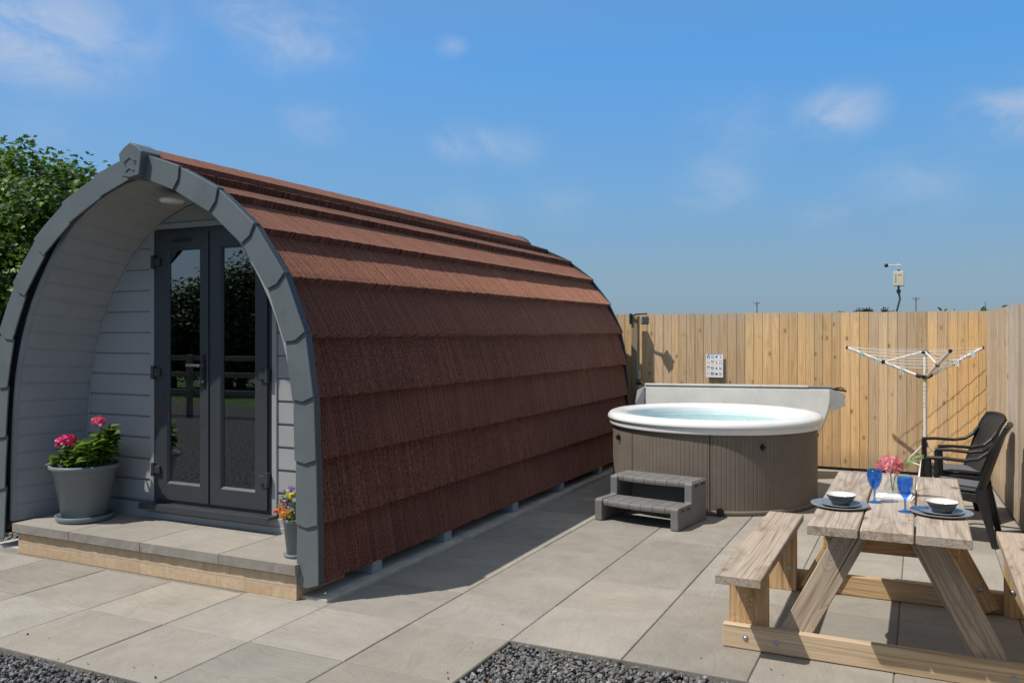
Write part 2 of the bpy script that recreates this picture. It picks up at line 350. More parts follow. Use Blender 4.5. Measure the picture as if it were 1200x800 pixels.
M = dict(
    roof=m_roof(), slab=m_slab(), brick=m_brick(), weave=m_weave(), pane=m_glass_pane(), water=m_water(), flat=m_tint('printed_ink'),
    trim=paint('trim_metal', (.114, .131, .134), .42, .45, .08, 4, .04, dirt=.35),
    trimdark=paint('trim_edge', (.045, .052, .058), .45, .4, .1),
    clad=paint('grey_cladding', (.318, .318, .320), .55, .3, .05, 5, .05, dirt=.18),
    anth=paint('anthracite_frame', (.040, .045, .051), .38, .45, .06, 8, .03),
    black=paint('black_plastic', (.012, .012, .013), .4, .45, .1),
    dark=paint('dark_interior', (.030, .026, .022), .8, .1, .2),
    steel=paint('galvanised_steel', (.36, .37, .38), .35, .5, .15, 30, .05, metal=.7),
    bearer=paint('grey_bearer_paint', (.27, .29, .31), .5, .4, .1),
    white=paint('white_acrylic', (.78, .78, .76), .22, .5, .03, 4, .01),
    basin=paint('aqua_basin', (.70, .79, .79), .25, .5, .04, 4, .01),
    skirt=paint('taupe_panel', (.165, .137, .110), .55, .3, .08, 7, .05),
    cover=paint('vinyl_cover', (.56, .55, .505), .5, .35, .07, 5, .5, fine=9, dirt=.25),
    coverd=paint('vinyl_strap_grey', (.22, .22, .21), .5, .35, .1),
    stepgrey=paint('grey_step_plastic', (.165, .158, .152), .6, .3, .09, 9, .12),
    pot=paint('grey_pot_plastic', (.165, .19, .203), .42, .4, .06, 6, .03, dirt=.25),
    soil=m_noise('soil', [(.3, (.02, .014, .01)), (.7, (.06, .04, .028))], 40),
    leaf=leafmat('leaf'), petal=leafmat('petal', trans=.3), bark=m_noise('bark', [(.3, (.05, .038, .028)), (.7, (.14, .11, .085))], 14, 6, .9, .8, .03),
    alu=paint('white_alu_tube', (.66, .66, .65), .35, .5, .06, 20, .02),
    line=paint('pale_clothes_line', (.74, .76, .74), .6, .3),
    peg=m_tint('peg_plastic', .35, .45), cushion=paint('grey_cushion_cloth', (.125, .125, .135), .85, .15, .12, 50, .3),
    crock=paint('dark_grey_glaze', (.085, .09, .092), .3, .5, .15, 30, .05), crockw=paint('white_glaze', (.78, .77, .75), .2, .5, .03),
    plate=paint('blue_grey_glaze', (.17, .195, .225), .28, .5, .18, 18, .05), platee=paint('pale_glaze_rim', (.38, .39, .40), .3, .5, .1, 20),
    blue=m_tintglass('blue_glass', (.34, .66, .98), (.10, .42, .95), .07, 1.6), clear=m_tintglass('clear_glass', (.97, .985, .98), (.6, .65, .65), .02),
    napkin=paint('white_napkin', (.72, .72, .78), .8, .2, .04, 20, .1),
    fence=wood('fence_timber', (.68, .485, .292), (.57, .390, .218), (.43, .28, .145), wamt=.30, weather=(.58, .45, .31), ringamt=.8, bump=.25, scale=1.55, kt=1.2, knots=.85, knot=(.22, .11, .05), crack=.2, damp=True),
    fenceg=wood('fence_timber_silvered', (.66, .56, .44), (.53, .43, .33), (.36, .28, .205), wamt=.5, weather=(.50, .46, .41), ringamt=.7, bump=.25, scale=1.4, crack=.3, damp=True),
    post=wood('post_timber', (.36, .28, .18), (.27, .20, .12), (.18, .13, .075), wamt=.4, weather=(.27, .25, .21)),
    ttop=wood('weathered_table_timber', (.485, .41, .335), (.385, .317, .25), (.235, .18, .13), wamt=.45, weather=(.385, .345, .30), bump=.7, knots=.9, kt=1.3, ringamt=1.0, crack=.75, blot=.5),
    tleg=wood('table_timber', (.60, .43, .25), (.47, .31, .165), (.33, .20, .095), wamt=.25, weather=(.42, .33, .23), bump=.4),
    tbeam=wood('table_rail_timber', (.62, .48, .32), (.50, .37, .235), (.36, .25, .14), wamt=.25, weather=(.46, .39, .30), bump=.4),
    conc=m_noise('concrete', [(.3, (.33, .30, .25)), (.6, (.47, .435, .37)), (.8, (.56, .525, .46))], 7, 8, .9, .3),
    mortar=m_noise('mortar', [(.3, (.17, .155, .13)), (.7, (.25, .23, .20))], 20),
    gravel=m_noise('gravel_ground', [(.40, (.012, .012, .012)), (.52, (.055, .055, .055)), (.64, (.17, .168, .165))], 22, 8, .85, .9, .03),
    stone=m_noise('slate_chip', [(.3, (.62, .62, .62)), (.7, (1, 1, 1))], 60, 3, .75, .3, .004, fine='tint'),
    grass=m_noise('grass_field', [(.3, (.035, .06, .016)), (.6, (.07, .115, .03)), (.8, (.11, .15, .05))], 2.5, 8, .95, .6, .05),
    polehaze=paint('haze_grey_pole', (.20, .20, .195), .8, .2, .15), cream=paint('cream_housing', (.66, .60, .44), .4, .4, .06), wire=paint('dark_post', (.09, .085, .08), .6, .3),  # utility pole grey is lightened to paint in distance haze
    pipe=paint('grey_pipe', (.40, .40, .40), .4, .4), brass=paint('brass', (.45, .27, .10), .35, .5, .1, metal=.8),
)
# ------------------------------------------------------------------ camera, light, sky
cam = bpy.data.cameras.new('camera'); camo = bpy.data.objects.new('camera', cam); COL.objects.link(camo); S.camera = camo
camo.location = (0, 0, 1.6); camo.rotation_euler = (R(90), 0, math.atan(.48))
cam.sensor_width = 36; cam.lens = 30.0; cam.shift_y = -11/1200; cam.clip_end = 5000; cam.clip_start = .05
SUN_DIR = Vector((-.388, -.367, .846)).normalized()
sl = bpy.data.lights.new('sun', 'SUN'); sl.energy = 3.9; sl.angle = R(.53); sl.color = (1, .955, .89)
so = bpy.data.objects.new('sun', sl); COL.objects.link(so); so.rotation_euler = (-SUN_DIR).to_track_quat('-Z', 'Y').to_euler(); so.location = (-8, -8, 16)
W = bpy.data.worlds.new('World'); S.world = W; W.use_nodes = True; wt = W.node_tree; wt.nodes.clear(); g = NT(wt)
sky = g.n('ShaderNodeTexSky', sky_type='NISHITA'); sky.sun_disc = False
sky.sun_elevation = math.asin(SUN_DIR.z); sky.sun_rotation = math.atan2(SUN_DIR.x, SUN_DIR.y)
sky.altitude = 0; sky.air_density = 1.3; sky.dust_density = .6; sky.ozone_density = 3.2
wd = g.n('ShaderNodeTexCoord').outputs['Generated']
def pdir(px, py):
    th = math.atan(.48); a = (px-600)/1000; h = (389-py)/1000
    return Vector((a*math.cos(th)-math.sin(th), a*math.sin(th)+math.cos(th), h)).normalized()
# where the fair-weather wisps hang in the sky: direction (x, y, z), angular size, thickness
WISPS = [((-0.764, 0.569, 0.304), 0.080, 0.62), ((-0.795, 0.541, 0.274), 0.050, 0.40), ((-0.642, 0.685, 0.344), 0.040, 0.40), ((-0.606, 0.731, 0.314), 0.055, 0.50), ((-0.471, 0.824, 0.316), 0.015, 0.45), ((-0.603, 0.763, 0.232), 0.038, 0.28), ((-0.470, 0.856, 0.215), 0.033, 0.42), ((-0.419, 0.884, 0.209), 0.033, 0.25), ((-0.078, 0.969, 0.235), 0.038, 0.62), ((0.083, 0.972, 0.218), 0.044, 0.62), ((-0.208, 0.964, 0.164), 0.043, 0.34), ((-0.008, 0.988, 0.153), 0.049, 0.26), ((-0.378, 0.914, 0.149), 0.038, 0.22), ((-0.101, 0.986, 0.132), 0.026, 0.30), ((-0.805, 0.557, 0.207), 0.038, 0.25), ((-0.178, 0.958, 0.225), 0.056, 0.15), ((-0.482, 0.866, 0.133), 0.040, 0.20)]
wn = g.noise(g.mapp(wd, (1, 1, 1.7)), 13, 8, .60, .5); tot = None
for d, a, k in WISPS:
    dn = Vector(d).normalized()
    df = g.vmath('LENGTH', g.vmath('MULTIPLY', g.vmath('SUBTRACT', wd, tuple(dn)), (1, 1, 1.6)))
    f = g.math('MULTIPLY', g.rng(df, 0, a*1.75, 1, 0), k)
    tot = f if tot is None else g.math('ADD', tot, f)
cl = g.math('MULTIPLY', tot, g.rng(wn, .32, .74, .08, .92), clamp=True)
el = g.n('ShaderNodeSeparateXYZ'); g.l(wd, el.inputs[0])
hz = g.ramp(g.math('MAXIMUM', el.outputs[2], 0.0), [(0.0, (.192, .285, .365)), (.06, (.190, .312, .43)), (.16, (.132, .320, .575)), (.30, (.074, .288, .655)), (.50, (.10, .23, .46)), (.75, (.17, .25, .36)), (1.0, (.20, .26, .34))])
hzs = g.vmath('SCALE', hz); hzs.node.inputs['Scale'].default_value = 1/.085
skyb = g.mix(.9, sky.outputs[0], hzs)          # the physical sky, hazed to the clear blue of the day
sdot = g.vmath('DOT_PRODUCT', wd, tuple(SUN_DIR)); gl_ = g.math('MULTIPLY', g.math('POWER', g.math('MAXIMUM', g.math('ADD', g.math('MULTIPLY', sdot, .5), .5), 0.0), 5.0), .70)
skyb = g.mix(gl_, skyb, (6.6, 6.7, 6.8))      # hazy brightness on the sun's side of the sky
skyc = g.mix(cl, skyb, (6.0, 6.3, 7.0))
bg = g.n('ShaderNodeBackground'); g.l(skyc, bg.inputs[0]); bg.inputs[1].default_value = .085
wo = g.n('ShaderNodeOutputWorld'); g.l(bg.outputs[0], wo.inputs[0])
S.view_settings.view_transform = 'Standard'; S.view_settings.look = 'None'; S.view_settings.exposure = .27; S.view_settings.gamma = 1
S.cycles.max_bounces = 8; S.cycles.transparent_max_bounces = 16
S.cycles.sample_clamp_indirect = 6

# ------------------------------------------------------------------ ground, gravel, patio
b = MB(); b.add([(-1500, -1500, -.07), (1500, -1500, -.07), (1500, 1500, -.07), (-1500, 1500, -.07)], [(0, 1, 2, 3)]); tag(b.build('ground', M['grass']), kind='structure')
b = MB(); b.bounds(-30, 7, -5.2, 4.3, -.3, -.045); b.bounds(-16, -6.0, 4.3, 11, -.3, -.046); b.bounds(-6.0, 7, 4.3, 10.9, -.3, -.047); tag(b.build('gravel_yard', M['gravel']), kind='structure')
PX, PY, PIT = -1.93, 4.0, .605
b = MB(); bm_ = MB()
def slab_ok(i, j):
    x0, x1 = PX + i*PIT, PX + (i+1)*PIT; y0 = PY + j*PIT
    if x1 < PX + .01: return (-2 <= j < 0 and x0 > -8) or (j >= 0 and x1 > -3.2)
    return j >= 0 and x0 < 1.0
for i in range(-10, 5):
    for j in range(-2, 11):
        if not slab_ok(i, j): continue
        gp = .0026; x0, x1, y0, y1 = PX+i*PIT+gp, PX+(i+1)*PIT-gp, PY+j*PIT+gp, PY+(j+1)*PIT-gp
        zz = random.uniform(-.0015, .0015); e = .004; t = random.choice([.86, .92, .97, 1.0, 1.03, 1.09]); w = random.uniform(-.025, .025); tn = (t*(1+w), t, t*(1-w))
        off = Vector((random.uniform(0, 60), random.uniform(0, 60), 0)); fl = random.random() < .5
        vs = [(x0+e, y0+e, zz), (x1-e, y0+e, zz), (x1-e, y1-e, zz), (x0+e, y1-e, zz), (x0, y0, zz-e), (x1, y0, zz-e), (x1, y1, zz-e), (x0, y1, zz-e), (x0, y0, -.04), (x1, y0, -.04), (x1, y1, -.04), (x0, y1, -.04)]
        gc = [(Vector((v[1], v[0], v[2])) if fl else Vector(v)) + off for v in vs]
        fs = [(0, 1, 2, 3)] + [(4+k, 4+(k+1) % 4, (k+1) % 4, k) for k in range(4)] + [(8+k, 8+(k+1) % 4, 4+(k+1) % 4, 4+k) for k in range(4)]
        b.add(vs, fs, gc, tn)
        bm_.bounds(x0-gp*.9, x1+gp*.9, y0-gp*.9, y1+gp*.9, -.038, -.007)
bm_.bounds(-6.05, -3.14, 3.99, 4.045, -.05, -.002); bm_.bounds(-3.17, -3.12, 4.046, 10.5, -.05, -.0025)
tag(b.build('patio', M['slab']), kind='structure'); tag(bm_.build('patio_joints', M['mortar']), kind='structure')
b = MB(); b.bounds(-6.25, -3.165, 4.07, 10.15, -.2, .022); tag(b.build('concrete_base', M['conc'], bevel=.006), kind='structure')
b = MB(); b.bounds(-8.0, -6.26, 4.02, 4.12, -.1, .012); tag(b.build('kerb', M['conc'], bevel=.006), kind='structure')
# loose slate chippings, one mesh of many small stones
def stones(n, x0, x1, y0, y1, ztop, smin, smax):
    p = np.stack([rng.uniform(x0, x1, n), rng.uniform(y0, y1, n), rng.uniform(ztop-.022, ztop, n) if ztop < 0 else np.full(n, .003)], 1)
    s = (smin + (smax*1.25-smin)*rng.random(n)**1.8)[:, None]*np.stack([rng.uniform(.7, 1.3, n), rng.uniform(.6, 1.0, n), rng.uniform(.35, .75, n)], 1)
    gcol = np.clip(rng.normal(.185, .06, n), .05, .40)[:, None]*np.array([[1.02, 1, .97]]); k = rng.random(n) < .035; gcol[k] = np.array([.36, .33, .29])
    k = rng.random(n) < .015; gcol[k] = np.array([.20, .12, .07])
    return p, s, gcol
t_ = (1+5**.5)/2
IV = np.array([(-1, t_, 0), (1, t_, 0), (-1, -t_, 0), (1, -t_, 0), (0, -1, t_), (0, 1, t_), (0, -1, -t_), (0, 1, -t_), (t_, 0, -1), (t_, 0, 1), (-t_, 0, -1), (-t_, 0, 1)])/1.9
IV = IV*rng.uniform(.72, 1.2, (12, 1))
IF = [(0, 11, 5), (0, 5, 1), (0, 1, 7), (0, 7, 10), (0, 10, 11), (1, 5, 9), (5, 11, 4), (11, 10, 2), (10, 7, 6), (7, 1, 8), (3, 9, 4), (3, 4, 2), (3, 2, 6), (3, 6, 8), (3, 8, 9), (4, 9, 5), (2, 4, 11), (6, 2, 10), (8, 6, 7), (9, 8, 1)]
sets = [stones(17000, PX+.012, 1.4, 2.5, PY-.012, -.008, .007, .0145), stones(16, PX-.25, 0.8, PY-.02, PY+.22, .014, .003, .008), stones(9, PX-.22, PX, 2.8, PY, .014, .003, .008), stones(12, -5.0, -2.6, 2.79, 2.98, .014, .003, .008), stones(11000, -5.6, -2.0, 2.0, 2.775, -.008, .007, .0145), stones(5000, -7.6, -6.27, 4.13, 5.6, -.012, .009, .017)]
P = np.concatenate([q[0] for q in sets]); Sc = np.concatenate([q[1] for q in sets]); Tc = np.concatenate([q[2] for q in sets])
tag(scatter('gravel', IV, IF, P, rand_rot(len(P), .8), Sc, Tc, M['stone']), 'dark grey slate chippings lying beside the patio slabs', 'gravel', kind='stuff')

# ------------------------------------------------------------------ the pod
XC, YF, YB, YW = -4.722, 4.05, 10.08, 4.62
PROF = [(0, 2.80), (.39, 2.668), (.72, 2.505), (1.017, 2.267), (1.25, 1.957), (1.407, 1.603), (1.471, 1.221), (1.49, .848), (1.502, .465), (1.51, .113)]
INNER = [(0, 2.645), (.335, 2.525), (.65, 2.363), (.918, 2.15), (1.125, 1.865), (1.262, 1.545), (1.322, 1.2), (1.340, .838), (1.350, .46), (1.357, .098)]
LIN = [(0, 2.545), (.20, 2.49), (.40, 2.40), (.64, 2.225), (.86, 1.955), (1.03, 1.66), (1.14, 1.32), (1.185, 1.0), (1.205, .65), (1.215, .2)]
def interp(pr, n):
    pts = [Vector((p[0], p[1], 0)) for p in pr]; ext = [Vector((-pts[1].x, pts[1].y, 0))] + pts + [pts[-1]*2-pts[-2]]; out = []
    for i in range(1, len(ext)-2):
        for k in range(10):
            t = k/10; a, b_, c, d = ext[i-1], ext[i], ext[i+1], ext[i+2]
            out.append(.5*((2*b_)+(-a+c)*t+(2*a-5*b_+4*c-d)*t*t+(-a+3*b_-3*c+d)*t**3))
    out.append(pts[-1])
    L = [0]
    for i in range(1, len(out)): L.append(L[-1]+(out[i]-out[i-1]).length)
    res = []
    for k in range(n+1):
        q = L[-1]*k/n; j = max(1, next((i for i in range(len(L)) if L[i] >= q-1e-9), len(L)-1)); f = (q-L[j-1])/max(1e-9, L[j]-L[j-1]); p = out[j-1].lerp(out[j], f); res.append((p.x, p.y))
    return res
LS = interp(LIN, 22)
def lin_x(z):
    for i in range(len(LS)-1):
        if LS[i][1] >= z >= LS[i+1][1]:
            f = (LS[i][1]-z)/(LS[i][1]-LS[i+1][1]); return LS[i][0] + f*(LS[i+1][0]-LS[i][0])
    return LS[-1][0] if z < LS[-1][1] else 0.0
pod = thing('camping_pod', 'arched glamping pod with reddish brown tiled roof, grey edge trim and dark glazed double doors', 'cabin', (XC, (YF+YB)/2, 0))
NYC = 430
for s in (1, -1):
    for i in range(9):
        A = Vector((PROF[i][0], PROF[i][1])); B = Vector((PROF[i+1][0], PROF[i+1][1])); d = (B-A).normalized(); n = Vector((-d.y, d.x)); n = n if n.x >= 0 and n.y > -.1 else -n
        r = random.Random(100*i + (s > 0)); mb = MB()
        # board-like strips of random width with thin grooves between them
        ys = [YF+.06]; strip = []; y = YF + .06; k = 0
        cols = []
        while y < YB - .03:
            w = r.choice([.018, .022, .026, .030, .040, .055]); h = r.uniform(-.0010, .0010); j = r.uniform(-.0035, .0045); tt = r.uniform(.93, 1.07)
            y1 = min(y + w, YB-.03); pan = abs(((y-YF+i*.47) % 1.33)) < w
            cols += [(y, -(.0018 if i < 4 else .0036) - (.003 if pan else 0), j-.004, tt*.85), (y+.003, h, j, tt), (y1-.002, h, j, tt)]; y = y1
        vs, gs, fs, tn = [], [], [], []
        rows = [(0, -.062), (.5, -.036), (.92, -.012), (1.0, -.010), (1.0, -.062)]
        for (yy, h, j, tt) in cols:
            for q, (t, o) in enumerate(rows):
                wav = .0022*mnoise.noise(Vector((yy*2.2, t*1.5, i*9.1)))
                e = (.012 + j) if t == 1.0 else 0
                p = A.lerp(B, t) + d*e + n*(o + (h + wav if q < 4 else 0))
                vs.append((XC+s*p.x, yy, p.y)); gs.append((yy, t*(B-A).length, i*3.3+s)); tn.append(tt)
        m = len(rows)
        for c in range(len(cols)-1):
            for q in range(m-1):
                f = (c*m+q, (c+1)*m+q, (c+1)*m+q+1, c*m+q+1); fs.append(f if s < 0 else f[::-1])
        mb.add(vs, fs, gs)
        mb.T = [(t, t, t, 1) for t in tn]
        mb.build('roof_course', M['roof'], pod)
# ridge capping
mb = MB(); r = random.Random(3); segs = 15
for k in range(segs):
    y0 = YF+.09+(YB-YF-.12)*k/segs; y1 = YF+.09+(YB-YF-.12)*(k+1)/segs + .03; z = .012 + .0; tl = .002
    pr0 = [(-.165, 2.715), (-.15, 2.758), (0, 2.842), (.15, 2.758), (.165, 2.715)]
    vs = [(XC+x, y0, z0+(tl)) for x, z0 in pr0] + [(XC+x, y1, z0) for x, z0 in pr0]
    tt = r.uniform(.92, 1.08)
    mb.add(vs, [(q, q+1, 6+q, 5+q) for q in range(4)] + [(4, 3, 2, 1, 0), (5, 6, 7, 8, 9)], [(v[1], v[0], k) for v in vs], (tt, tt, tt))
mb.build('ridge_capping', M['roof'], pod)
# edge trim pieces round both ends
def trim_piece(s, i, yf, depth, sign):
    A, B, a, b_ = [Vector(q) for q in (PROF[i], PROF[i+1], INNER[i], INNER[i+1])]
    d = (B-A).normalized(); e = d*.008; mid = (B+b_)/2 + d*.026
    no = Vector((-d.y, d.x)); no = no if no.dot(A-a) > 0 else -no
    Ao, Bo = (A + no*.002, B + no*.008) if sign > 0 else (A - no*.022, B - no*.010)
    k = d*.012
    poly = [Ao, Ao.lerp(Bo, .5)+no*.002, Bo+e*.6, mid, b_+e*.6, a.lerp(b_, .5), a]
    up, lo = 0.0, .013    # the lower end of a piece lies over the next one
    def yy(p, off):
        t = max(0, min(1.1, (p-A).dot(d)/(B-A).length)); bulge = .002*math.sin(math.pi*min(1, t)); return yf + sign*(-(up+(lo-up)*t) - bulge + off)
    mb = MB()
    P0 = [(XC+s*p.x, yy(p, 0), p.y) for p in poly]; P1 = [(XC+s*p.x, yy(p, .012), p.y) for p in poly]; nn = len(poly)
    fs = [tuple(range(nn-1, -1, -1)), tuple(range(nn, 2*nn))] + [(q, (q+1) % nn, nn+(q+1) % nn, nn+q) for q in range(nn)]
    mb.add(P0+P1, fs)
    fl = MB(); q = poly[:3]
    vs = []
    for p in q:
        for dy, dn in ((.0125, 0), (depth, .0), (depth, -.03), (.0125, -.012)): vs.append((XC+s*(p.x+no.x*dn), yy(p, 0)+sign*dy, p.y+no.y*dn))
    fs = []
    for c in range(2):
        for w in range(4): fs.append((c*4+w, c*4+(w+1) % 4, (c+1)*4+(w+1) % 4, (c+1)*4+w))
    fs += [(0, 1, 2, 3), (11, 10, 9, 8)]
    fl.add(vs, fs)
    return mb, fl
for s in (1, -1):
    for i in range(9):
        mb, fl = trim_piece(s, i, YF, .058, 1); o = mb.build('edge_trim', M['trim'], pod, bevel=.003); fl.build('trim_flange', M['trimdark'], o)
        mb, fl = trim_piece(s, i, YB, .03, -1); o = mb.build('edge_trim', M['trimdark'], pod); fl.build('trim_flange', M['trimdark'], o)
cap = [(0, .118), (.058, .090), (.108, .050), (.098, .0), (.082, -.105), (0, -.118), (-.082, -.105), (-.098, .0), (-.108, .050), (-.058, .090)]
for yc, sg in ((YF-.055, 1), (YB+.055, -1)):
    mb = MB(); mb.prism(cap, lambda p: (XC+p[0], yc, 2.738+p[1]), lambda p: (XC+p[0], yc+sg*.165, 2.738+p[1]))
    o = mb.build('ridge_end_cap', M['trim'], pod, bevel=.006)
    mb = MB()
    for zc, hw in ((2.765, .055), (2.695, .038)):
        ch = [(-hw, -.6*hw), (0, 0), (hw, -.6*hw), (hw, -.6*hw-.011), (0, -.012), (-hw, -.6*hw-.011)]
        mb.prism(ch, lambda p: (XC+p[0], yc-sg*.005, zc+p[1]), lambda p: (XC+p[0], yc+sg*.001, zc+p[1]))
    mb.build('chevron', M['trim'], o)
    for q in (-.045, .045): mb = MB(); mb.blob((XC+q, yc-sg*.001, 2.71), .005, 0, 4); mb.build('screw', M['trimdark'], o)
# shadow-gap backing ring, porch lining and its front edge
def ring(mb, prA, prB, y0, y1):
    n = len(prA); full = lambda pr: [(-x, z) for x, z in pr[::-1]] + [(x, z) for x, z in pr[1:]]
    a, c = full(prA), full(prB)
    for k in range(len(a)-1):
        q = [a[k], a[k+1], c[k+1], c[k]]
        vs = [(XC+x, y0, z) for x, z in q] + [(XC+x, y1, z) for x, z in q]
        mb.add(vs, [(0, 1, 2, 3), (7, 6, 5, 4), (0, 4, 5, 1), (1, 5, 6, 2), (2, 6, 7, 3), (3, 7, 4, 0)])
def outset(pr, f):
    res = []
    for i, (x, z) in enumerate(pr):
        (xa, za), (xb, zb) = pr[max(0, i-1)] if i else (-pr[1][0], pr[1][1]), pr[min(len(pr)-1, i+1)]
        dx, dz = xb-xa, zb-za; l = math.hypot(dx, dz); res.append((x - dz/l*f(i), z + dx/l*f(i)) if i else (0, z+f(0)))
    return res
LSF = outset(LS, lambda i: .085+.035*min(1, i/5))
LO = [(x*1.0+.075*(0 if i == 0 else 1), z+.075*(1-i/22)) for i, (x, z) in enumerate(LS)]
LI = outset(LSF, lambda i: .04)
PI9 = interp([(x-(.078 if k else 0), z-.075*(k < 3)-.02*(k == 3)) for k, (x, z) in enumerate(PROF)], 22)
mb = MB(); ring(mb, [(x, max(z, .13)) for x, z in PI9], [(x, max(z, .13)) for x, z in LI], YF+.06, YF+.12); mb.build('arch_frame', M['trimdark'], pod)
mb = MB(); ring(mb, LI, LSF, YF+.045, YF+.075); mb.build('lining_edge', M['clad'], pod)
mb = MB(); seg = interp(LIN, 23); segF = outset(seg, lambda i: .085+.035*min(1, i/5))
for s in (1, -1):
    for k in range(len(seg)-1):
        (x0, z0), (x1, z1) = seg[k], seg[k+1]; dx, dz = x1-x0, z1-z0; l = math.hypot(dx, dz); nx, nz = dz/l, -dx/l
        if nx*x0+nz*(z0-1.2) > 0: nx, nz = -nx, -nz
        g0 = .010/l
        pts = [(x0-nx*.006, z0-nz*.006), (x0+dx*g0*.7-nx*.006, z0+dz*g0*.7-nz*.006), (x0+dx*g0*2.2+nx*.0, z0+dz*g0*2.2), (x1, z1), (x1-nx*.006, z1-nz*.006)]
        off = random.uniform(0, 30)
        for q in range(4):
            (ax, az), (bx, bz) = pts[q], pts[q+1]
            (ox0, oz0), (ox1, oz1) = (segF[k][0]-x0, segF[k][1]-z0), (segF[k+1][0]-x1, segF[k+1][1]-z1); oa, ob = ox0+(ox1-ox0)*q/4, ox0+(ox1-ox0)*(q+1)/4; ha, hb = oz0+(oz1-oz0)*q/4, oz0+(oz1-oz0)*(q+1)/4
            vs = [(XC+s*(ax+oa), YF+.07, az+ha), (XC+s*ax, YW+.02, az), (XC+s*bx, YW+.02, bz), (XC+s*(bx+ob), YF+.07, bz+hb)]
            mb.add(vs, [(0, 1, 2, 3) if s > 0 else (3, 2, 1, 0)])
mb.build('porch_lining', M['clad'], pod)
mb = MB(); mb.lathe([(0, -.03), (.07, -.028), (.085, -.015), (.085, .0), (0, 0)], (XC+.02, 4.33, 2.525), 24); mb.build('ceiling_light', M['white'], pod)
# front wall boards of the porch
DX0, DX1, DZ0, DZ1 = -5.178, -4.052, .335, 2.36
mb = MB(); pit = .158; z = .325
def wall_band(x0f, x1f, z0, z1):
    prof = [(0, z0), (.0, z0+.004), (-.010, z0+.014), (-.010, z1-.004), (0, z1)]
    prof = [(.0, z0), (.0, z0+.005), (-.010, z0+.017), (-.010, z1)]
    for q in range(len(prof)-1):
        (ya, za), (yb, zb) = prof[q], prof[q+1]
        n = 4 if q == 2 else 1
        for e in range(n):
            f0, f1 = e/n, (e+1)/n; y0, y1, c0, c1 = ya+(yb-ya)*f0, ya+(yb-ya)*f1, za+(zb-za)*f0, za+(zb-za)*f1
            if x1f(c0)-x0f(c0) < .004 and x1f(c1)-x0f(c1) < .004: continue
            vs = [(x0f(c0), YW+y0, c0), (x1f(c0), YW+y0, c0), (x1f(c1), YW+y1, c1), (x0f(c1), YW+y1, c1)]
            mb.add(vs, [(0, 1, 2, 3)])
while z < 2.5:
    z1 = min(z+pit, 2.545)
    if z1 < DZ1+.04:
        wall_band(lambda c: XC-lin_x(c)-.01, lambda c: DX0-.045, z, z1)
        wall_band(lambda c: DX1+.045, lambda c: XC+lin_x(c)+.01, z, z1)
    z = z1
wall_band(lambda c: min(DX0-.03, XC-lin_x(c)) if lin_x(c) > .45 else XC-lin_x(c), lambda c: XC+lin_x(c), DZ1+.035, 2.545)
mb.build('front_wall', M['clad'], pod)
mb = MB()
for x0, x1 in ((DX0-.045, DX0-.003), (DX1+.003, DX1+.045)): mb.bounds(x0, x1, YW-.022, YW+.03, .33, DZ1+.03)
mb.bounds(DX0-.045, DX1+.045, YW-.021, YW+.03, DZ1+.003, DZ1+.045)
mb.build('door_architrave', M['clad'], pod, bevel=.004)
mb = MB(); mb.bounds(XC-1.21, XC+1.21, YW-.030, YW+.02, .20, .318); mb.bounds(XC-1.21, XC+1.21, YW-.040, YW-.0301, .20, .262); mb.build('skirting_board', M['clad'], pod, bevel=.004)
# thin bead where the lining meets the wall
mb = MB()
for s in (1, -1): mb.tube([(XC+s*(x-.006), YW-.012, zz-.004) for x, zz in LS], .006, 6)
mb.build('wall_bead', M['clad'], pod)
mb = MB(); mb.bounds(DX0-.055, DX1+.055, YW-.115, YW+.02, .318, .338); mb.bounds(DX0-.055, DX1+.055, YW-.119, YW-.1151, .296, .336); mb.build('threshold_sill', M['anth'], pod, bevel=.004)
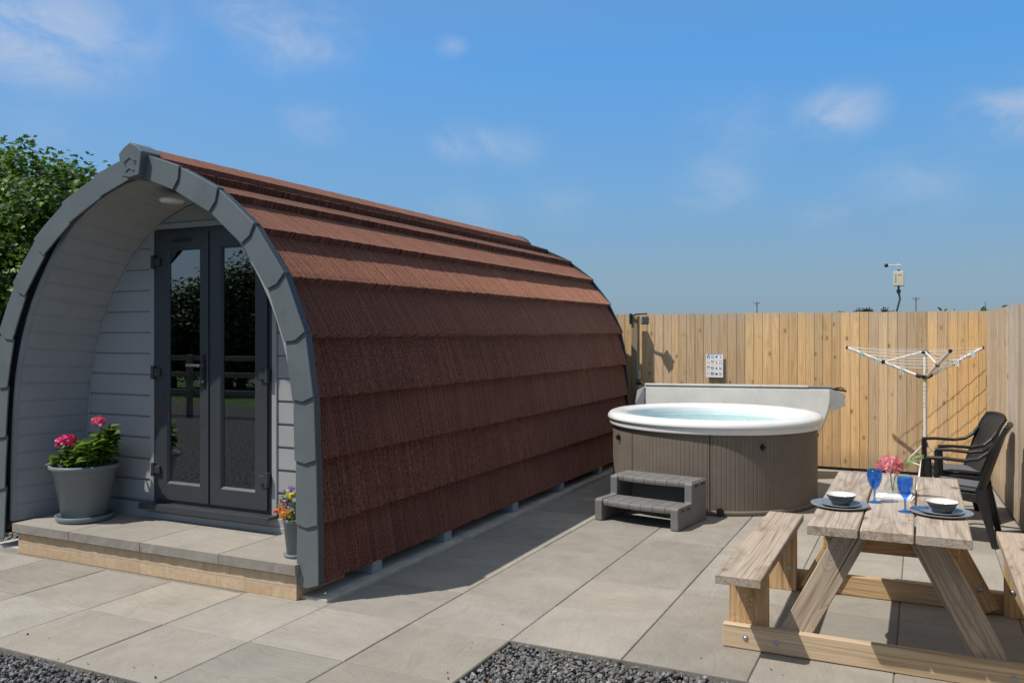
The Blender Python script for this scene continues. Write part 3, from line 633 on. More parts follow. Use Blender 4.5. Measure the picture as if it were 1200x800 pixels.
# door frame and the two leaves
fy0, fy1 = YW-.018, YW+.055
mb = MB(); fw = .034
mb.bounds(DX0, DX0+fw, fy0, fy1, DZ0+.003, DZ1); mb.bounds(DX1-fw, DX1, fy0, fy1, DZ0+.003, DZ1); mb.bounds(DX0+fw, DX1-fw, fy0, fy1, DZ1-.05, DZ1); mb.bounds(DX0+fw, DX1-fw, fy0, fy1, DZ0+.003, DZ0+.035)
mb.build('door_frame', M['anth'], pod, bevel=.003)
xm = (DX0+DX1)/2
def leafdoor(x0, x1, z0, z1, wl, wr, wt_, wb, handle):
    y0, y1 = YW-.035, YW+.03
    mb = MB(); gx0, gx1, gz0, gz1 = x0+wl, x1-wr, z0+wb, z1-wt_
    # four mitred members with a bevelled inner bead
    outer = [(x0, z0), (x1, z0), (x1, z1), (x0, z1)]; inn = [(gx0, gz0), (gx1, gz0), (gx1, gz1), (gx0, gz1)]; bd = [(gx0+.016, gz0+.016), (gx1-.016, gz0+.016), (gx1-.016, gz1-.016), (gx0+.016, gz1-.016)]
    for k in range(4):
        q = (k+1) % 4; mg = .0008
        o0, o1, i0, i1, b0, b1 = outer[k], outer[q], inn[k], inn[q], bd[k], bd[q]
        dx, dz = o1[0]-o0[0], o1[1]-o0[1]; L = math.hypot(dx, dz); ux, uz = dx/L*mg, dz/L*mg
        S_ = lambda p, sg: (p[0]+sg*ux, p[1]+sg*uz)
        o0, i0, b0 = S_(o0, 1), S_(i0, 1), S_(b0, 1); o1, i1, b1 = S_(o1, -1), S_(i1, -1), S_(b1, -1)
        vs = [(o0[0], y0, o0[1]), (o1[0], y0, o1[1]), (i1[0], y0, i1[1]), (i0[0], y0, i0[1]), (b0[0], y0+.016, b0[1]), (b1[0], y0+.016, b1[1]),
              (o0[0], y1, o0[1]), (o1[0], y1, o1[1]), (b1[0], y1, b1[1]), (b0[0], y1, b0[1])]
        mb.add(vs, [(0, 1, 2, 3), (3, 2, 5, 4), (0, 6, 7, 1), (4, 5, 8, 9), (9, 8, 7, 6), (1, 7, 8, 5, 2), (0, 3, 4, 9, 6)])
    lf = mb.build('door_leaf', M['anth'], pod)
    mb = MB(); mb.bounds(gx0+.010, gx1-.010, y0+.020, y0+.024, gz0+.010, gz1-.010); mb.build('glass_pane', M['pane'], lf)
    return lf, y0
l1, dy = leafdoor(DX0+.028, xm-.003, DZ0+.03, DZ1-.03, .118, .085, .115, .118, True)
l2, dy = leafdoor(xm+.003, DX1-.028, DZ0+.03, DZ1-.03, .105, .105, .115, .118, False)
mb = MB(); mb.bounds(xm-.016, xm+.002, dy-.010, dy-.0005, DZ0+.035, DZ1-.035); mb.build('meeting_strip', M['anth'], l1, bevel=.003)
mb = MB(); hx = xm-.047; mb.bounds(hx-.014, hx+.014, dy-.010, dy-.0005, 1.20, 1.44); mb.build('handle_plate', M['black'], l1, bevel=.004)
mb = MB(); mb.tube([(hx, dy-.005, 1.36), (hx, dy-.05, 1.36)], .010, 10); mb.bar([(hx+.01, dy-.052, 1.36), (hx-.06, dy-.054, 1.362), (hx-.125, dy-.050, 1.36)], .016, .020); mb.build('door_handle', M['steel'], l1, bevel=.002)
mb = MB(); mb.tube([(hx, dy-.016, 1.245), (hx, dy-.003, 1.245)], .009, 12); mb.build('lock_cylinder', M['steel'], l1)
for lf, hx_, sg in ((l1, DX0+.018, 1), (l2, DX1-.018, -1)):
    for hz in (.58, 1.30, 2.12):
        mb = MB(); mb.bounds(hx_-.014, hx_+.014, fy0-.042, fy0-.002, hz-.05, hz+.05); mb.bounds(hx_+sg*.016-.0, hx_+sg*.016+.055, dy-.020, dy-.0005, hz-.028, hz+.028) if sg > 0 else mb.bounds(hx_-.016-.055, hx_-.016, dy-.020, dy-.0005, hz-.028, hz+.028)
        mb.build('hinge', M['anth'], lf, bevel=.004)
for lf, xx in ((l1, DX0+.30), (l2, DX1-.22)):
    mb = MB(); mb.bounds(xx-.085, xx+.085, dy-.012, dy-.0005, DZ1-.098, DZ1-.080); mb.build('trickle_vent', M['black'] if lf is l1 else M['steel'], lf, bevel=.003)
# floor, interior shell, back wall, bearers
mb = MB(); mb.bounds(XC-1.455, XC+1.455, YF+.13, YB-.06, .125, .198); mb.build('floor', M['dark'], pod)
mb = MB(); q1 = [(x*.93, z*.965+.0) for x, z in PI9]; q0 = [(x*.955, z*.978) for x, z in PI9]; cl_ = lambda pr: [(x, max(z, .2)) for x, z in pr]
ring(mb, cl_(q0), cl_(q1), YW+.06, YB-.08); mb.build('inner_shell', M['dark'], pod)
mb = MB(); full = [(-x, max(z, .13)) for x, z in PI9[::-1]] + [(x, max(z, .13)) for x, z in PI9[1:]]
mb.prism(full, lambda p: (XC+p[0], YB-.07, p[1]), lambda p: (XC+p[0], YB-.03, p[1])); mb.build('back_wall', M['clad'], pod)
for y in (4.62, 5.55, 6.74, 7.82, 8.95, 9.8):
    mb = MB(); mb.bounds(XC-1.49, XC+1.492, y, y+.115, .0235, .1235); mb.bounds(XC-1.493, XC+1.496, y+.008, y+.107, .032, .115)
    mb.build('bearer', M['bearer'], pod)
# porch step
st = thing('porch_step', 'low doorstep of buff bricks topped with pale paving slabs under the pod doors', 'step', (-4.64, 4.28, 0))
mb = MB()
for (x0, y0, x1, y1) in ((-5.905, 4.03, -3.36, 4.03), (-3.36, 4.03, -3.36, 4.5), (-5.905, 4.5, -5.905, 4.03)):
    vs = [(x0, y0, 0.0), (x1, y1, 0.0), (x1, y1, .155), (x0, y0, .155)]; L = math.hypot(x1-x0, y1-y0); mb.add(vs, [(0, 1, 2, 3)], [(0, .003, 0), (L, .003, 0), (L, .158, 0), (0, .158, 0)])
mb.add([(-5.905, 4.03, .155), (-3.36, 4.03, .155), (-3.36, 4.5, .155), (-5.905, 4.5, .155)], [(0, 1, 2, 3)])
mb.build('brick_plinth', M['brick'], st)
mb = MB(); xs = [-5.935, -5.33, -4.64, -3.95, -3.345]
for k in range(4):
    off = Vector((random.uniform(0, 60), random.uniform(0, 60), 0)); t = random.choice((.98, 1.04, 1.08)); x0, x1 = xs[k]+.003, xs[k+1]-.003
    # ragged split front edge
    n = 14; top = [(x0+(x1-x0)*e/n, 4.0+random.uniform(-.0015, .0015), .218) for e in range(n+1)]; bot = [(p[0], 4.003+random.uniform(-.002, .002), .157) for p in top]
    vs = top + [(x1, 4.585, .218), (x0, 4.585, .218)]; gc = [Vector(v)+off for v in vs]; mb.add(vs, [tuple(range(len(vs)))], gc, (t, t, t))
    vs = top + bot; mb.add(vs, [(n+1+e, n+2+e, e+1, e) for e in range(n)], [Vector(v)+off for v in vs], (t*.93, t*.93, t*.93))
    vs = [top[-1], (x1, 4.585, .218), (x1, 4.585, .157), bot[-1]]; mb.add(vs, [(3, 2, 1, 0)], [Vector(v)+off for v in vs], (t, t, t))
    vs = [top[0], (x0, 4.585, .218), (x0, 4.585, .157), bot[0]]; mb.add(vs, [(0, 1, 2, 3)], [Vector(v)+off for v in vs], (t, t, t))
mb.build('step_slab', M['slab'], st)
mb = MB(); mb.bounds(-5.93, -3.352, 4.02, 4.58, .1565, .208); mb.build('mortar_bed', M['mortar'], st)

# ------------------------------------------------------------------ leaves and flowers
LEAF = [(0, 0, 0), (-.28, .28, .05), (-.34, .55, .06), (-.15, .85, .0), (0, 1.05, -.08), (.15, .85, .0), (.34, .55, .06), (.28, .28, .05), (0, .5, -.03)]
LEAFF = [(0, 8, 2, 1), (8, 4, 3, 2), (0, 7, 6, 8), (8, 6, 5, 4)]
LOBE = [(0, 0, 0), (-.42, .12, .05), (-.30, .38, .02), (-.52, .62, .06), (-.18, .66, .0), (0, 1.05, -.06), (.18, .66, .0), (.52, .62, .06), (.30, .38, .02), (.42, .12, .05), (0, .4, -.04)]
LOBEF = [(0, 10, 2, 1), (10, 4, 3, 2), (10, 5, 4), (10, 6, 5), (10, 8, 7, 6), (0, 9, 8, 10)]
def greens(n, lo, hi, r=rng):
    t = r.random(n)[:, None]; return np.array(lo)*(1-t) + np.array(hi)*t
def dir_rot(dirs, droop=0.0, r=rng):
    """orientation with leaf axis (local y) along dirs, blade facing roughly up"""
    y = dirs/np.linalg.norm(dirs, axis=1)[:, None]; up = np.tile(np.array([[0, 0, 1.]]), (len(y), 1)) + r.normal(size=(len(y), 3))*.35
    x = np.cross(y, up); x /= np.linalg.norm(x, axis=1)[:, None]; z = np.cross(x, y); return np.stack([x, y, z], axis=2)

# large pot
pp = thing('potted_plant', 'large round grey plastic pot on a saucer with bushy green plant and pink flower heads', 'potted plant', (-5.575, 4.32, .218))
mb = MB(); mb.lathe([(0, .0), (.182, .0), (.192, .012), (.200, .042), (.192, .045), (.184, .016), (0, .014)], (-5.575, 4.32, .2185), 56); mb.build('saucer', M['pot'], pp)
mb = MB(); mb.lathe([(0, .016), (.146, .016), (.153, .022), (.211, .355), (.215, .357), (.219, .378), (.236, .382), (.242, .392), (.242, .408), (.234, .414), (.219, .408), (.211, .36), (0, .355)], (-5.575, 4.32, .2185), 64)
mb.build('pot', M['pot'], pp)
mb = MB(); mb.lathe([(0, .366), (.211, .362)], (-5.575, 4.32, .2185), 32); mb.build('soil', M['soil'], pp)
stems = MB(); lp, ld, lsz = [], [], []
r = random.Random(11)
tops = []
for k in range(38):
    a = r.uniform(0, 6.28); rr = r.uniform(.02, .2); x0, y0 = rr*math.cos(a)*.8, rr*math.sin(a)*.8
    hgt = r.uniform(.10, .21) + (.06 if x0 > .05 else 0); x1, y1 = x0*1.45, y0*1.2
    y1 = min(y1, .2)
    p0 = Vector((-5.575+x0, 4.32+y0, .58)); p1 = Vector((-5.575+x1, 4.32+y1, .58+hgt)); stems.tube([p0, p0.lerp(p1, .5)+Vector((0, 0, .02)), p1], .0045, 5); tops.append(p1)
tall = [Vector((-5.36, 4.36, .93)), Vector((-5.40, 4.32, .90)), Vector((-5.32, 4.34, .88))]
for p1 in tall: stems.tube([(p1.x-.12, p1.y, .58), (p1.x-.05, p1.y, .78), p1], .0045, 5); tops += [p1, p1-Vector((.02, .0, .06)), p1-Vector((.05, .0, .12)), p1-Vector((.08, 0, .17))]
for p in tops:
    for q in range(9):
        a = r.uniform(0, 6.28); lp.append(p + Vector((r.uniform(-.02, .02), r.uniform(-.02, .02), -r.uniform(0, .09)))); ld.append((math.cos(a), math.sin(a), r.uniform(-.35, .55))); lsz.append(r.uniform(.055, .105))
stems.T = [(.10, .16, .04, 1)]*len(stems.V); stems.build('stems', M['leaf'], pp)
lp = np.array(lp); ld = np.array(ld); scatter('foliage', LEAF, LEAFF, lp, dir_rot(ld), np.array(lsz), greens(len(lp), (.035, .075, .012), (.17, .28, .04)), M['leaf'], pp)
PET = [(0, 0, 0), (-.45, .5, .1), (-.25, 1, .05), (.25, 1, .05), (.45, .5, .1)]
def flower_head(c, rad, n, lo, hi, parent, name='flower_head', sq=.7, size=.024):
    d = rng.normal(size=(n, 3)); d[:, 2] = np.abs(d[:, 2])*1.1 - .25; d /= np.linalg.norm(d, axis=1)[:, None]
    p = np.array(c) + d*np.array([rad, rad, rad*sq])*rng.uniform(.72, 1, n)[:, None]
    z = d + rng.normal(size=(n, 3))*.45; z /= np.linalg.norm(z, axis=1)[:, None]; x = np.cross(z, rng.normal(size=(n, 3))); x /= np.linalg.norm(x, axis=1)[:, None]
    rot = np.stack([x, np.cross(z, x), z], axis=2)
    return scatter(name, PET, [(0, 4, 3, 2, 1)], p, rot, rng.uniform(.7, 1.2, n)*size, greens(n, lo, hi), M['petal'], parent)
flower_head((-5.675, 4.25, .79), .075, 240, (.42, .010, .10), (.75, .06, .24), pp)
flower_head((-5.40, 4.30, .945), .042, 120, (.60, .05, .16), (.85, .22, .34), pp)
# small pot of bedding flowers
sp_ = thing('potted_plant', 'small grey pot of orange and violet bedding flowers half hidden behind the edge trim', 'potted plant', (-3.48, 4.175, .218))
mb = MB(); mb.lathe([(0, 0), (.072, 0), (.08, .02), (.074, .022), (0, .01)], (-3.48, 4.175, .2185), 32); mb.build('saucer', M['pot'], sp_)
mb = MB(); mb.lathe([(0, .011), (.055, .011), (.058, .014), (.079, .21), (.086, .212), (.088, .235), (.082, .238), (.076, .215), (0, .205)], (-3.48, 4.175, .2185), 40); mb.build('pot', M['pot'], sp_)
n = 150; p = np.array([-3.48, 4.165, .51]) + np.clip(rng.normal(size=(n, 3))*np.array([.042, .042, .045]), -.075, .085); scatter('foliage', LEAF, LEAFF, p, rand_rot(n, .6), rng.uniform(.025, .05, n), greens(n, (.06, .10, .02), (.28, .32, .05)), M['leaf'], sp_)
for c, rd, lo, hi in (((-3.645, 4.10, .50), .030, (.6, .10, .05), (.75, .25, .12)), ((-3.60, 4.09, .475), .026, (.65, .30, .05), (.8, .45, .06)), ((-3.575, 4.08, .50), .024, (.7, .2, .05), (.8, .5, .1)), ((-3.60, 4.12, .56), .026, (.16, .08, .5), (.3, .16, .7)), ((-3.565, 4.10, .545), .024, (.14, .07, .45), (.3, .2, .7)), ((-3.56, 4.11, .60), .022, (.65, .55, .05), (.75, .68, .15)), ((-3.655, 4.13, .53), .02, (.6, .12, .08), (.7, .2, .12)), ((-3.575, 4.12, .635), .018, (.2, .1, .5), (.5, .4, .7))):
    flower_head((c[0]+.082, c[1]+.015, c[2]), rd, 30, lo, hi, sp_, size=.02)

# ------------------------------------------------------------------ hot tub
TX, TY = -1.85, 8.41
tub = thing('hot_tub', 'round hot tub with white rim, taupe ribbed cabinet and clear aqua water', 'hot tub', (TX, TY, 0))
mb = MB(); N = 1080; rib = 7
seam = [R(-79), R(-126), R(-8), R(30), R(60), R(120), R(165), R(200)]
vs = []; fs = []
for k in range(N):
    a = 2*math.pi*k/N
    u = (k % rib); o = -.0035 if u in (0,) else 0
    if min(abs((a-q+math.pi) % (2*math.pi)-math.pi) for q in seam) < .0045: o = -.020
    for z in (.035, .72): vs.append((TX+(.972+o)*math.cos(a), TY+(.972+o)*math.sin(a), z))
for k in range(N): j = (k+1) % N; fs.append((k*2, j*2, j*2+1, k*2+1))
mb.add(vs, fs); mb.build('cabinet_panel', M['skirt'], tub)
mb = MB(); mb.lathe([(.95, .0), (.985, .0), (.985, .034), (.978, .045), (.95, .045)], (TX, TY, 0), 96); mb.build('base_trim', M['skirt'], tub)
mb = MB(); mb.lathe([(.955, .705), (1.0, .705), (1.004, .712), (1.004, .752), (1.001, .757), (1.020, .760), (1.024, .772), (1.018, .795), (1.0, .815), (.97, .826), (.92, .828), (.875, .822), (.845, .805), (.832, .785), (.825, .74)], (TX, TY, 0), 128); mb.build('rim', M['white'], tub)
mb = MB(); mb.lathe([(.826, .745), (.815, .66), (.77, .55), (.70, .46), (.55, .44), (.5, .2), (.3, .12), (0, .11)], (TX, TY, 0), 96); mb.build('basin', M['basin'], tub)
mb = MB(); mb.lathe([(.8215, .715), (.6, .715), (.4, .715), (.2, .715), (0, .715)], (TX, TY, 0), 96); mb.build('water', M['water'], tub)
for a in (R(-140), R(-52), R(20), R(110)):
    mb = MB(); d = Vector((math.cos(a), math.sin(a), 0)); c = Vector((TX, TY, .60)) + d*.968; mb.tube([c, c+d*.016], .020, 16); mb.tube([c+d*.016, c+d*.040], [.013, .016], 12); mb.bar([c+d*.02+Vector((0, 0, .028)), c+d*.022-Vector((0, 0, .03))], .02, .012, up=d); mb.build('cover_lock', M['black'], tub)
mb = MB(); a = R(-74); d = Vector((math.cos(a), math.sin(a), 0)); c = Vector((TX, TY, .045)) + d*.975; mb.tube([c-d*.02, c+d*.03], .026, 12); mb.tube([c+d*.03, c+d*.05], .034, 12); mb.build('drain_valve', M['black'], tub)
# folded cover behind the tub
cv = thing('tub_cover', 'folded pale grey vinyl hot tub cover hanging upright behind the tub', 'hot tub cover', (-1.86, 9.58, .0), R(12)); cv.rotation_euler = (R(-13), 0, R(12)); cv.location.z = .03
for y0, y1 in ((-.115, -.004), (.004, .115)):
    pts = [(-1.02, .955)] + [(1.03*math.cos(math.pi+math.pi*k/40), .93+.90*math.sin(math.pi+math.pi*k/40)) for k in range(41)] + [(1.02, .955)]
    mb = MB(); mb.prism(pts, lambda p: (p[0]*(.985), y0, p[1]), lambda p: (p[0], y1, p[1]))
    mb.build('cover_half', M['cover'], cv, world=False, bevel=.018)
mb = MB(); mb.bounds(-1.0, .78, -.125, .125, .957, .985); mb.build('fold_strip', M['cover'], cv, world=False, bevel=.008)
mb = MB(); mb.bounds(.781, 1.03, -.12, .12, .957, .980); mb.build('hinge_strap', M['coverd'], cv, world=False, bevel=.006)
for x0, x1, dz in ((1.0, 1.15, -.13), (-1.0, -1.10, -.26)):
    mb = MB(); vs = [(x0, -.13, .95), (x0, -.13, .70), (x1, -.16, .79+dz*.2), (x1*.985, -.13, .90), (x0, -.118, .95), (x0, -.118, .70), (x1, -.150, .79+dz*.2), (x1*.985, -.118, .90)]
    mb.add(vs, [(0, 1, 2, 3), (7, 6, 5, 4), (0, 4, 5, 1), (1, 5, 6, 2), (2, 6, 7, 3), (3, 7, 4, 0)]); mb.build('skirt_flap', M['coverd'], cv, world=False)
mb = MB(); mb.bar([(1.03, 0, .96), (1.10, -.03, .955), (1.17, -.10, .93)], [.03, .05, .012], .02); mb.bar([(1.04, .02, .97), (1.13, .02, .99), (1.16, .0, .97)], .03, .012); mb.build('lifter_bracket', M['black'], cv, world=False)
mb = MB(); mb.tube([(-1.0, .13, .93), (-1.02, .13, .5), (-1.02, .05, .02)], .014, 8); mb.build('lifter_arm', M['black'], cv, world=False)
# two-tread step at the tub
sx = thing('step_stool', 'grey plastic two tread step in front of the hot tub', 'step', (-2.085, 7.10, 0), R(-10))
def tread(y0, y1, z1, th, w):
    mb = MB(); n = 7
    for k in range(n):
        x0 = -w/2 + w*k/n; x1 = -w/2 + w*(k+1)/n
        m_ = 8; 
        ptsA = []
        for (xx, ins) in ((x0+.002, 0), (x1-.002, 0)):
            bow = lambda x: y0 + .045*(2*x/w)**2
            ptsA.append([(xx, bow(xx)+.014, z1), (xx, y1, z1), (xx, y1, z1-th), (xx, bow(xx)+.004, z1-th), (xx, bow(xx), z1-th*.55), (xx, bow(xx)+.003, z1-.008)])
        vs = ptsA[0]+ptsA[1]; mm = 6
        mb.add(vs, [(5, 4, 3, 2, 1, 0), (6, 7, 8, 9, 10, 11)] + [(q, (q+1) % mm, mm+(q+1) % mm, mm+q) for q in range(mm)])
    mb.bounds(-w/2, w/2, y0+.06, y1-.01, z1-th, z1-.006)
    return mb.build('tread', M['stepgrey'], sx, world=False)
tread(-.315, -.01, .178, .045, .735); tread(-.045, .265, .352, .045, .735)
for s in (-1, 1):
    mb = MB(); pr = [(-.30, 0), (.27, 0), (.27, .345), (-.015, .345), (-.03, .335), (-.03, .185), (-.285, .185), (-.30, .172)]
    mb.prism(pr, lambda p: (s*.315 if s > 0 else -.385, p[0], p[1]), lambda p: (.385 if s > 0 else -.315, p[0], p[1])); o = mb.build('side_panel', M['stepgrey'], sx, world=False, bevel=.010)
    for yy, zz in ((-.21, .155), (-.10, .155), (.06, .322), (.19, .322)):
        mb = MB(); mb.bounds(s*.3852 if s > 0 else -.3892, .3892 if s > 0 else -.3852, yy-.03, yy+.03, zz-.009, zz+.004)
        mb.build('side_clip', M['black'], o, world=False)
mb = MB(); mb.bounds(-.31, .31, .245, .26, .02, .30); mb.build('back_panel', M['stepgrey'], sx, world=False)

# ------------------------------------------------------------------ fences
def fence(name, label, a, b, h, mat, seed, pitch=.098, post_every=1.83, groups=None):
    r = random.Random(seed); a = Vector((*a, 0)); b = Vector((*b, 0)); L = (b-a).length; d = (b-a).normalized(); n = Vector((d.y, -d.x, 0))     # n points at the viewer side
    f = thing(name, label, 'fence', a.lerp(b, .5)); mb = MB(); x = 0; tint = (1, 1, 1); run = 0
    while x < L:
        if run <= 0:
            run = r.choice((1, 2, 2, 3, 4, 5)); t = r.uniform(.78, 1.14); wv = r.uniform(-.10, .14); tint = (t*(1+wv*.6), t, t*(1-wv*1.3))
        run -= 1; k = r.uniform(.89, 1.10); hj = r.uniform(-.05, .07); w = pitch*r.uniform(.92, 1.08); tt = (tint[0]*k*(1+hj*.5), tint[1]*k, tint[2]*k*(1-hj*1.4))
        x1 = min(x+w+.018, L); hh = h + r.uniform(-.003, .003); off = Vector((r.uniform(0, 60), r.uniform(0, 60), r.uniform(0, 60)))
        # feather-edged board: thick edge overlaps the thin edge of the next
        tilt = r.uniform(-.0015, .0015)
        prof = [(x, .004), (x1, .0098), (x1, .002), (x, -.005)]
        vs, gs = [], []
        for z in (.035, hh):
            for q, (u, o) in enumerate(prof):
                p = a + d*u + n*(o + (tilt if z > 1 else 0)); vs.append((p.x, p.y, z)); gs.append(Vector((z, u-x, o)) + off)
        mb.add(vs, [(3, 2, 1, 0), (4, 5, 6, 7), (0, 1, 5, 4), (1, 2, 6, 5), (2, 3, 7, 6), (3, 0, 4, 7)], gs, tt)
        for z in (.35, .95, 1.55):          # nail heads
            for u in (.25, .72):
                p = a + d*(x+w*u) + n*(.004+.0058*u+.0012+tilt); zz = z + r.uniform(-.02, .02); nb = len(mb.V)
                mb.m = 1; mb.add([(p.x+d.x*.0035*math.cos(q*1.047), p.y+d.y*.0035*math.cos(q*1.047), zz+.0035*math.sin(q*1.047)) for q in range(6)], [tuple(range(6))]); mb.m = 0
        x += w
    mb.build('board_panel', [mat, M['bearer']], f)
    for z in (.35, .95, 1.55): m2 = MB(); m2.plank(a - n*.028 + Vector((0, 0, z)), b - n*.028 + Vector((0, 0, z)), .075, .045, (0, 0, 1)); m2.build('rail', M['post'], f)
    q = .3
    while q < L:
        p = a + d*q - n*.10; m2 = MB(); m2.plank((p.x, p.y, -.07), (p.x, p.y, h-.05), .09, .09, d); m2.build('post', M['post'], f); q += post_every
    m2 = MB(); m2.plank(a - n*.012 + Vector((0, 0, .01)), b - n*.012 + Vector((0, 0, .01)), .05, .02, (0, 0, 1)); m2.build('gravel_board', M['black'], f)
    return f
fence('timber_fence', 'orange brown close boarded fence behind the hot tub and clothes airer', (-6.9, 10.57), (.640, 10.57), 1.83, M['fence'], 21, pitch=.100)
A0 = Vector((.632, 10.60)); dd = Vector((.0354, -.9994))
fence('timber_fence', 'silvery close boarded fence running along behind the two black chairs', tuple(A0), tuple(A0+dd*9.5), 1.83, M['fenceg'], 22, pitch=.088)
# end post with floodlight
po = MB(); po.plank((-3.275, 10.44, 0), (-3.275, 10.44, 1.80), .085, .085, (1, 0, 0), bev=.006); tag(po.build('fence_post', M['post']), 'free standing weathered timber post beside the rear corner of the pod', 'post')
fl = thing('floodlight', 'small black floodlight on an arm at the top of the timber post', 'lamp', (-3.27, 10.42, 1.80))
mb = MB(); mb.bounds(-3.335, -3.30, 10.375, 10.395, 1.70, 1.835); mb.build('mount_plate', M['black'], fl, bevel=.004)
mb = MB(); mb.bar([(-3.32, 10.38, 1.80), (-3.22, 10.34, 1.825), (-3.09, 10.32, 1.828)], .022, .018); mb.build('arm', M['black'], fl)
mb = MB(); mb.box((-3.12, 10.34, 1.745), (.095, .07, .10), R(20)); o = mb.build('lamp_housing', M['wire'], fl, bevel=.012); mb = MB(); mb.box((-3.134, 10.303, 1.745), (.07, .008, .075), R(20)); mb.build('lens', M['pipe'], o, bevel=.002)
# tap pipe at the back corner
wp = thing('water_pipe', 'grey water pipe with black valves rising at the rear corner of the pod', 'pipe', (-3.17, 10.26, 0))
mb = MB(); mb.tube([(-3.17, 10.26, 0), (-3.17, 10.26, 1.12)], .018, 12); mb.build('riser', M['pipe'], wp)
for z, m in ((.72, 'black'), (.98, 'black'), (.86, 'steel')): mb = MB(); mb.tube([(-3.17, 10.26, z-.035), (-3.17, 10.26, z+.035)], .032, 12); mb.build('valve', M[m], wp)
mb = MB(); mb.tube([(-3.17, 10.24, .98), (-3.17, 10.16, .985), (-3.12, 10.14, 1.0), (-3.08, 10.14, .96)], .013, 8); mb.build('tap', M['brass'], wp)
# notice
nx, nz_ = -2.295, 1.045
ns = thing('notice_sign', 'white notice board with rows of small coloured pictograms on the fence above the tub cover', 'sign', (nx, 10.535, nz_+.01))
mb = MB(); mb.bounds(nx-.105, nx+.105, 10.530, 10.534, nz_, nz_+.29); mb.build('board', M['white'], ns)
mb = MB(); blu, red, gry, brn, grn = (.05, .06, .32), (.55, .10, .10), (.25, .30, .35), (.35, .20, .08), (.25, .40, .30)
icons = [[('arch', blu), ('ring', grn), ('heart', blu), ('bar', gry)], [('slash', red), ('wide', red), ('bar', red), ('box', grn)], [('wide', red), ('ring', blu), ('tri', brn), ('chair', blu)], [('two', red), ('block', blu), ('low', blu), ('chair', red)]]
def fl_rect(x0, x1, z0, z1, t, y=10.5285): mb.add([(x0, y, z0), (x1, y, z0), (x1, y, z1), (x0, y, z1)], [(0, 1, 2, 3)], tint=t)
for rI, row in enumerate(icons):
    for cI, (k, t) in enumerate(row):
        cx = nx-.075+cI*.05; cz = nz_+.250-rI*.068; w = .015
        if k == 'arch': fl_rect(cx-w, cx-w+.009, cz-.020, cz+.012, t); fl_rect(cx+w-.009, cx+w, cz-.020, cz+.012, t); fl_rect(cx-w+.004, cx+w-.004, cz+.0121, cz+.022, t)
        elif k == 'ring':
            for q in range(10):
                a0, a1 = 2*math.pi*q/10, 2*math.pi*(q+1)/10; ro, ri = .017, .010
                mb.add([(cx+ro*math.cos(a0), 10.5285, cz+ro*math.sin(a0)), (cx+ro*math.cos(a1), 10.5285, cz+ro*math.sin(a1)), (cx+ri*math.cos(a1), 10.5285, cz+ri*math.sin(a1)), (cx+ri*math.cos(a0), 10.5285, cz+ri*math.sin(a0))], [(0, 1, 2, 3)], tint=t)
        elif k in ('heart', 'tri'): s_ = -1 if k == 'heart' else 1; mb.add([(cx-w, 10.5285, cz-s_*.012), (cx+w, 10.5285, cz-s_*.012), (cx, 10.5285, cz+s_*.018)], [(0, 1, 2)], tint=t)
        elif k == 'bar': fl_rect(cx-.004, cx+.004, cz-.016, cz+.018, t)
        elif k == 'wide': fl_rect(cx-.019, cx+.019, cz+.008, cz+.020, t); fl_rect(cx-.012, cx+.012, cz-.016, cz-.012, gry)
        elif k == 'box': fl_rect(cx-.018, cx+.018, cz+.012, cz+.018, t); fl_rect(cx-.018, cx-.008, cz-.018, cz-.006, gry); fl_rect(cx+.004, cx+.018, cz-.018, cz-.006, gry)
        elif k == 'two': fl_rect(cx-.014, cx-.008, cz-.01, cz+.012, t); fl_rect(cx+.008, cx+.014, cz-.01, cz+.012, t)
        elif k == 'block': fl_rect(cx-.014, cx-.003, cz-.018, cz+.018, t); fl_rect(cx+.003, cx+.014, cz-.018, cz+.016, t)
        elif k == 'low': fl_rect(cx-.018, cx+.018, cz-.014, cz-.001, t); fl_rect(cx-.010, cx+.010, cz-.0009, cz+.008, t)
        elif k == 'chair': fl_rect(cx-.012, cx-.005, cz-.016, cz+.016, t); fl_rect(cx-.0049, cx+.014, cz-.010, cz-.001, t)
        elif k == 'slash': mb.add([(cx-.014, 10.5285, cz+.012), (cx-.008, 10.5285, cz+.016), (cx+.014, 10.5285, cz-.012), (cx+.008, 10.5285, cz-.016)], [(0, 1, 2, 3)], tint=t)
fl_rect(nx-.095, nx+.095, nz_+.281, nz_+.287, (.2, .15, .5))
mb.build('pictograms', M['flat'], ns)

